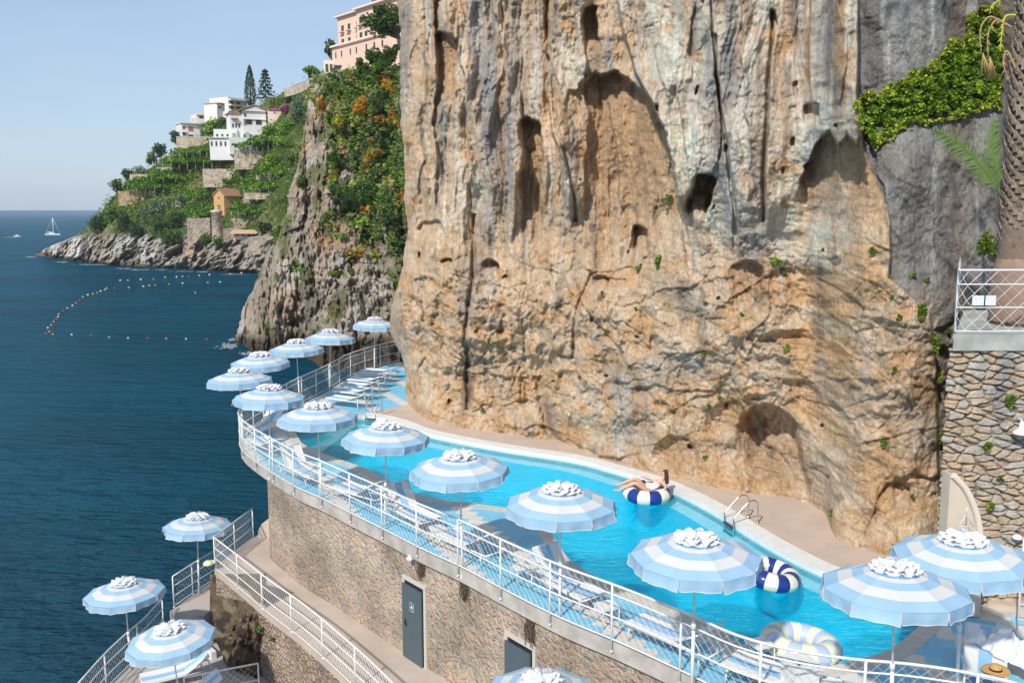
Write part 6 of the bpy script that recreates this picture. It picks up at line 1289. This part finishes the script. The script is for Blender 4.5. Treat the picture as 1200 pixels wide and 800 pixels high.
M_df = mat('dead_frond', (.42, .27, .12), .9); M_yf = leafm('yellow_stalk', (.50, .42, .06)); M_gf = leafm('palm_green', (.11, .16, .05))
def frond(root, ctrl, m, n=46, ll=.5, droop=.25, stem=.018, name='frond', par=None):
    pts = catmull([Vector(c) for c in ctrl], 10); mb = MB(); mb.tube(pts, [stem * (1 - .75 * i / len(pts)) for i in range(len(pts))], 5); f, L = along(pts)
    for i in range(n):
        u = .15 + .85 * i / n; p = f(L * u); d = (f(min(L, L * u + .05)) - f(max(0, L * u - .05))).normalized(); l = ll * math.sin(PI * (.12 + .85 * u)) ** .6
        for s in (-1, 1):
            side = d.cross(Vector((0, 1, .3))).normalized() * s; e = p + (side * .8 + d * .7).normalized() * l + Vector((0, random.uniform(-.08, .08), -droop * l)); w_ = d * .026
            mb.add([p - w_, p + w_, e], [(0, 1, 2)]); 
    return mb.build(name, m, par)
def loc(px, py, Y=TY + 1.3): q = tl(px, py, Y); return (q.x - pal.location.x, q.y - pal.location.y, q.z - pal.location.z)
frond(None, [loc(1176, 232), loc(1150, 195), loc(1122, 168), loc(1094, 152)], M_gf, 40, .40, .15, name='green_frond', par=pal)
frond(None, [loc(1172, 228), loc(1166, 195), loc(1163, 165), loc(1166, 140)], M_gf, 34, .30, .1, name='green_frond', par=pal)
for ct, m in (([loc(1180, 30), loc(1160, 20), loc(1149, 35), loc(1150, 62)], M_df), ([loc(1185, 32), loc(1168, 24), loc(1158, 40), loc(1158, 66)], M_df), ([loc(1190, 18), loc(1178, 20), loc(1174, 40), loc(1172, 60)], M_yf), ([loc(1195, -5), loc(1180, -4), loc(1166, 4), loc(1160, 12)], M_yf), ([loc(1190, 80), loc(1180, 60), loc(1176, 75), loc(1184, 98)], M_df)):
    frond(None, ct, m, 6, .10, .4, .028, 'dead_stalk', pal)
mb = MB()
for cx, cy in ((1152, 62), (1160, 66)):
    b = Vector(loc(cx, cy)); 
    for k in range(30): a = random.uniform(0, 6.28); mb.tube([b, b + Vector((math.cos(a) * .10 + .08, math.sin(a) * .1, -.35 - random.random() * .15))], .008, 3)
mb.build('dry_tassel', M_df, pal)
for k in range(9): a = k * .7; frond(None, [(0, 0, 8.6), (math.cos(a) * 1.2, math.sin(a) * 1.2, 9.8), (math.cos(a) * 2.6, math.sin(a) * 2.6, 9.6), (math.cos(a) * 3.4, math.sin(a) * 3.4, 8.6)], M_gf, 40, .5, .3, name='green_frond', par=pal)
# ---- creeper on the slate wall
poly_ = [(1000, 122), (1018, 106), (1040, 100), (1060, 92), (1084, 78), (1100, 66), (1118, 48), (1135, 38), (1132, 22), (1150, 8), (1172, 6), (1176, 60), (1174, 128), (1150, 130), (1125, 138), (1104, 142), (1075, 148), (1058, 152), (1040, 166), (1026, 176), (1016, 162), (1004, 140)]
def inside(x, y, P):
    r = False; j = len(P) - 1
    for i in range(len(P)):
        if (P[i][1] > y) != (P[j][1] > y) and x < (P[j][0] - P[i][0]) * (y - P[i][1]) / (P[j][1] - P[i][1]) + P[i][0]: r = not r
        j = i
    return r
def leafmass(name, label, poly_, n, mats, size, thick=.45, cat='creeper', par=None, seed=1, thr=-.22, edge_mat=None):
    xs = [p[0] for p in poly_]; ys = [p[1] for p in poly_]; pts = []; mi = []; N = 0
    gx, gy = np.meshgrid(np.linspace(min(xs) - 4, max(xs) + 4, 60), np.linspace(min(ys) - 4, max(ys) + 4, 60)); look = np.array([[cliff_at(a, b).y for a in gx[0]] for b in gy[:, 0]])
    while len(pts) < n:
        x, y = random.uniform(min(xs), max(xs)), random.uniform(min(ys), max(ys)); v = float(fbm(x / 14, y / 11, seed, 3))
        if not inside(x + 7 * v, y + 7 * v, poly_) or v < thr: continue
        i = int((y - gy[0, 0]) / (gy[-1, 0] - gy[0, 0]) * 59); j = int((x - gx[0, 0]) / (gx[0, -1] - gx[0, 0]) * 59); Y = look[max(0, min(59, i)), max(0, min(59, j))]
        q = on_y(x, y, Y - .06 - random.random() ** 1.3 * thick * (.5 + v)); pts.append(tuple(q)); c = float(fbm(x / 9, y / 9, seed + 5, 2)) + random.uniform(-.35, .35); edge_ = not (inside(x - 8, y - 8, poly_) and inside(x, y - 13, poly_) and inside(x + 6, y + 8, poly_))
        mi.append(3 if edge_ and random.random() < .3 else (1 if c > .22 else (2 if c < -.2 else 0)))
    o = cards(name, np.array(pts), rng.uniform(size * .7, size * 1.4, n), mats, par, .2, np.array(mi), asp=.8); 
    if par is None: tag(o, label, cat)
    return o
IV = [leafm('ivy_mid', (.12, .19, .02), .3), leafm('ivy_light', (.20, .27, .03), .3), leafm('ivy_dark', (.035, .07, .012), .3), leafm('ivy_yellow', (.34, .30, .05), .3)]
leafmass('climbing_creeper', 'band of bright green creeper trailing across the grey rock towards the palm', poly_, 26000, IV, .078, thick=.28)
# ---- tufts on the big cliff
TF = [(782, 232, 9, 7, 'green fern tuft under the dark rock hole'), (749, 314, 5, 9, 'upright green tuft left of the two by the small hollow'), (772, 306, 7, 10, 'larger green tuft beside the small hollow in mid cliff'), (705, 343, 3, 3, 'tiny green tuft on the bare mid cliff'), (745, 362, 3, 3, 'tiny yellow-green tuft below the two hollow tufts'), (580, 403, 5, 4, 'mossy tuft on the grey stain of the left cliff'),
      (564, 480, 3, 4, 'tiny tuft low on the left cliff above the pool'), (826, 355, 4, 3, 'little tuft left of the rusty streak'), (908, 306, 9, 7, 'bright green tuft right of the rusty streak'), (916, 318, 6, 6, 'small tuft under the bright one by the rusty streak'), (870, 368, 4, 3, 'tuft below the rusty streak'), (922, 408, 5, 6, 'round grey-green tuft in the middle of the orange face'),
      (844, 466, 5, 4, 'green tuft above the low hollow'), (830, 476, 4, 5, 'small tuft left above the low hollow'), (824, 414, 4, 4, 'little green tuft over the bulging lower rock'), (826, 535, 4, 3, 'small tuft near the cliff foot by the swimmer'), (974, 600, 3, 7, 'single upright sprig at the edge of the beige deck'), (1036, 520, 5, 12, 'thin hanging plant on the pale right rock'), (1022, 294, 6, 6, 'tuft at the corner of the grey slab'),
      (1042, 325, 5, 5, 'tuft on the seam between tan rock and grey slab'), (1070, 322, 5, 4, 'small tuft on the grey slab left of the palm foot'), (1087, 328, 4, 5, 'yellowish tuft on the grey slab near the railing'), (1080, 365, 11, 15, 'big leafy tuft left of the upper terrace railing'), (1055, 372, 5, 5, 'small tuft on the pale rock left of the big leafy tuft'), (1095, 408, 9, 18, 'long green tuft hanging beside the upper terrace'), (1100, 440, 7, 13, 'dense green tuft below the long hanging one'),
      (1112, 388, 4, 5, 'small tuft tucked by the terrace slab corner'), (1104, 512, 13, 11, 'spiky yellow-green shrub in the gully by the stone wall'), (1103, 555, 9, 7, 'blue-green shrub in the gully above the curved stair wall'), (1045, 348, 3, 3, 'tiny tuft on the seam below the corner tuft'), (1070, 580, 3, 3, 'tiny tuft low on the pale right rock'), (1158, 290, 14, 22, 'hanging green plant at the foot of the palm'), (1048, 432, 4, 3, 'tiny tuft in the middle of the pale right rock'), (1115, 592, 6, 5, 'tuft beside the curved stair wall')]
def tuft(px, py, w_, h_, label, Y=None, mats=None, name='rock_plant'):
    q = cliff_at(px, py) if Y is None else on_y(px, py, Y); k = mpx(q); rs = rng; n = int(30 + w_ * h_ * 3.2); t = None
    pts, l = clumpy(n, (w_ / k, w_ / k * .6, h_ / k), 5); q = on_y(px, py, q.y - .08 - .25 * w_ / k); o = cards(name, pts, rs.uniform(.035, .10, n), mats or [IV[0], IV[1], LG[2], LG[0]], None, .5); o.location = q; return tag(o, label, 'plant', 'small plants rooted in the big cliff')
for a in TF: tuft(*a, mats=[LS[0], IV[0], IV[1]] if 'blue' in a[4] or 'grey-green' in a[4] else None)
for px, py, w_, h_, l in ((1185, 467, 12, 11, 'leafy green tuft above the bell lamp on the stone wall'), (1158, 524, 8, 7, 'green tuft growing from the stone wall left below the bell lamp'), (1158, 592, 8, 5, 'small tuft on the stone wall beside the curved stair wall'), (1172, 562, 6, 3, 'thin tuft between stones of the stone wall')): tuft(px, py, w_, h_, l, TY - .03)
for px, py, w_, h_, l in ((303, 737, 8, 7, 'bigger blue-green tuft on the fieldstone wall under the walkway'), (317, 748, 5, 5, 'smaller blue-green tuft on the fieldstone wall under the walkway')):
    p = min(wk_edge, key=lambda q: abs(px_of(q)[0] - px)); q = on_y(px, py, p.y); o = tuft(px, py, w_, h_, l, q.y - .1, [LS[0], LG[0], LS[1]]); o['group'] = 'tufts on the fieldstone wall'
# ---- brown rock outcrop below the walkway corner
def outcrop():
    m = 150; u = np.linspace(0, 1, m)[None, :]; v = np.linspace(0, 1, m)[:, None]; px = 246 + (312 - 246) * u + 0 * v; py = 808 + (672 - 808) * v + 0 * u
    w0 = min(wk_edge, key=lambda q: abs(px_of(q)[0] - 268)); Y = np.interp(px, [246, 281, 316], [on_z(251, 667, ZW).y, on_z(281, 692, ZW).y, on_z(316, 722, ZW).y])
    bul = np.clip(np.sin(PI * np.clip((px - 244) / 62, 0, 1)), 0, 1) ** .6 * ss(690, 730, py); X = px / 45.; Z = py / 45.
    D = bul * (1.0 + 1.1 * fbm(X * 1.2, Z * 1.2, 2, 4) + .7 * (ridged(X * 2, Z * 1.6, 5, 4) - .6)) - .45 * (1 - bul) ; Y = Y - D
    k = Y / (CP + (400 - py) / F * SP); P = np.stack([(px - 600) / F * k, Y, CAMZ + (-SP + (400 - py) / F * CP) * k], -1)
    mix = lambda a, b, t: a + (b - a) * np.clip(t, 0, 1)[..., None]; c3 = lambda *c: np.array(c)[None, None, :]; n = fbm(X * 2, Z * 2, 3, 4)
    col = mix(c3(.22, .16, .10) + 0 * P[..., :1], c3(.08, .06, .045), ss(-.1, .25, n)); col = mix(col, c3(.34, .27, .18), ss(.1, .35, fbm(X * 3, Z * 3, 7, 3)))
    o = bigmesh('rock_outcrop', P, rock_mat('brown_rock', .8, 1.0), col); tag(o, 'dark brown rock bulging out below the walkway corner by the lower loungers', 'rock')
outcrop()
# ================================================================== the swimmer
M_skin = mat('skin', (.62, .36, .25), .5, spec=.3); M_hair = mat('brown_hair', (.075, .028, .014), .5, bump=.4, bscale=80, stretch=(1, 1, .15)); M_suit = mat('white_swimsuit', (.80, .77, .80), .8)
def skin_obj(name, joints, edges, m, parent, root=0, sub=2):
    me = bpy.data.meshes.new(name); me.from_pydata([j[0] for j in joints], edges, []); o = bpy.data.objects.new(name, me); C.objects.link(o); me.materials.append(m)
    s = o.modifiers.new('s', 'SKIN'); s.use_smooth_shade = True
    if not me.skin_vertices: me.skin_vertices.new()
    for i, j in enumerate(joints):
        r = j[1]; me.skin_vertices[0].data[i].radius = (r, r) if not isinstance(r, tuple) else r
    me.skin_vertices[0].data[root].use_root = True
    ss_ = o.modifiers.new('d', 'SUBSURF'); ss_.levels = sub; ss_.render_levels = sub
    bpy.context.view_layer.update(); dg = bpy.context.evaluated_depsgraph_get(); m2 = bpy.data.meshes.new_from_object(o.evaluated_get(dg)); m2.name = name; bpy.data.objects.remove(o)
    for p in m2.polygons: p.use_smooth = True
    q = bpy.data.objects.new(name, m2); C.objects.link(q)
    if parent is not None: q.parent = parent
    return q
def swimmer():
    # local frame: x towards the head (right in the picture), y away from the viewer, z up; hips sit in the hole of the ring
    t = thing('person', 'woman with long brown hair in a white swimsuit lying back on the swim ring', 'person', (rc.x, rc.y, -0.04), .03)
    V_ = Vector
    J = [((.02, 0, .16), (.135, .115)), ((.15, .0, .23), (.105, .10)), ((.30, 0, .35), (.12, .10)), ((.42, 0, .47), (.115, .085)), ((.47, .0, .55), .05), ((.49, .0, .61), .045), ((.49, 0, .70), (.072, .082)), ((.485, 0, .77), (.068, .078)),
         ((-.02, -.09, .17), .10), ((-.30, -.13, .40), .078), ((-.38, -.13, .44), .062), ((-.62, -.12, .34), .055), ((-.86, -.12, .22), .034), ((-.90, -.12, .20), .036), ((-1.02, -.13, .23), .022),
         ((-.02, .09, .17), .10), ((-.28, .07, .47), .078), ((-.36, .06, .51), .062), ((-.62, .02, .43), .054), ((-.88, -.02, .35), .034), ((-.92, -.02, .33), .036), ((-1.03, -.02, .39), .022),
         ((.43, .17, .46), .048), ((.24, .24, .36), .040), ((.14, .25, .42), .036), ((-.08, .18, .52), .026), ((-.13, .17, .53), (.03, .016)),
         ((.43, -.17, .46), .048), ((.52, -.25, .32), .040), ((.49, -.26, .29), .036), ((.28, -.30, .26), .026), ((.23, -.31, .26), (.03, .016))]
    E = [(0, 1), (1, 2), (2, 3), (3, 4), (4, 5), (5, 6), (6, 7), (0, 8), (8, 9), (9, 10), (10, 11), (11, 12), (12, 13), (13, 14), (0, 15), (15, 16), (16, 17), (17, 18), (18, 19), (19, 20), (20, 21), (3, 22), (22, 23), (23, 24), (24, 25), (25, 26), (3, 27), (27, 28), (28, 29), (29, 30), (30, 31)]
    # fingers
    for wr, d in ((26, Vector((-.9, -.1, -.25))), (31, Vector((-.9, -.3, -.1)))):
        b = Vector(J[wr][0]); d.normalize(); s_ = d.cross(Vector((0, 0, 1))).normalized()
        for k in range(4):
            p0 = b + s_ * (k - 1.5) * .017 + d * .02; L_ = (.055, .068, .066, .05)[k]; i = len(J); J.append((tuple(p0), .009)); J.append((tuple(p0 + d * L_ * .5 + Vector((0, 0, -.004))), .008)); J.append((tuple(p0 + d * L_ + Vector((0, 0, -.018))), .006)); E += [(wr, i), (i, i + 1), (i + 1, i + 2)]
        i = len(J); J.append((tuple(b + s_ * .035 + d * .01), .010)); J.append((tuple(b + s_ * .05 + d * .04), .008)); E += [(wr, i), (i, i + 1)]
    body = skin_obj('body', J, E, M_skin, t)
    # face
    hc = Vector((.485, 0, .725)); fd = Vector((-.93, -.25, .1)).normalized(); sd = fd.cross(Vector((0, 0, 1))).normalized(); u_ = Vector((0, 0, 1))
    mb = MB(); c = hc + fd * .082; mb.add([c + u_ * .03, c + fd * .028 - u_ * .012, c - sd * .014 - u_ * .016, c + sd * .014 - u_ * .016], [(0, 2, 1), (0, 1, 3), (1, 2, 3)], 0, True); mb.build('nose', M_skin, body)
    for s in (-1, 1):
        mb = MB(); mb.lathe([(.0, .006), (.010, .003), (.012, -.004)], hc + fd * .074 + sd * s * .03 + u_ * .018, 8); mb.build('eye', M_band, body)
    mb = MB(); mb.box(hc + fd * .08 - u_ * .04, (.012, .035, .010), M=Matrix.Rotation(math.atan2(fd.y, fd.x), 3, 'Z')); mb.build('mouth', mat('lips', (.45, .12, .10), .5), body)
    # hair: cap and long fall down the back
    hj = [((.505, .0, .80), (.085, .085)), ((.54, .0, .74), (.088, .088)), ((.565, .0, .64), (.075, .08)), ((.58, -.01, .52), (.065, .075)), ((.59, -.02, .42), (.05, .065)), ((.595, -.03, .35), (.02, .04))]
    skin_obj('hair', hj, [(i, i + 1) for i in range(5)], M_hair, t)
    # swimsuit hugging the trunk
    sj = [((.0, 0, .17), (.155, .13)), ((.15, 0, .235), (.125, .118)), ((.27, 0, .325), (.136, .115)), ((.35, 0, .40), (.138, .108))]
    skin_obj('swimsuit', sj, [(0, 1), (1, 2), (2, 3)], M_suit, t, 1)
    mb = MB(); 
    for s in (-1, 1): mb.tube([(.30, s * .08, .47), (.40, s * .09, .56), (.50, s * .08, .51)], .010, 5)
    mb.build('shoulder_straps', M_suit, t)
swimmer()
# ================================================================== sea haze: an even, thin volume round everything
hm = bpy.data.materials.new('haze_air'); hm.use_nodes = True; N = hm.node_tree.nodes; N.clear(); o_ = N.new('ShaderNodeOutputMaterial'); pv = N.new('ShaderNodeVolumePrincipled')
pv.inputs['Color'].default_value = (.80, .88, 1.0, 1); pv.inputs['Density'].default_value = .00010; pv.inputs['Anisotropy'].default_value = .0
hm.node_tree.links.new(pv.outputs[0], o_.inputs['Volume'])
mb = MB(); mb.box((0, 1900, 31), (3600, 4200, 84)); hz = mb.build('haze', hm); hz['kind'] = 'stuff'
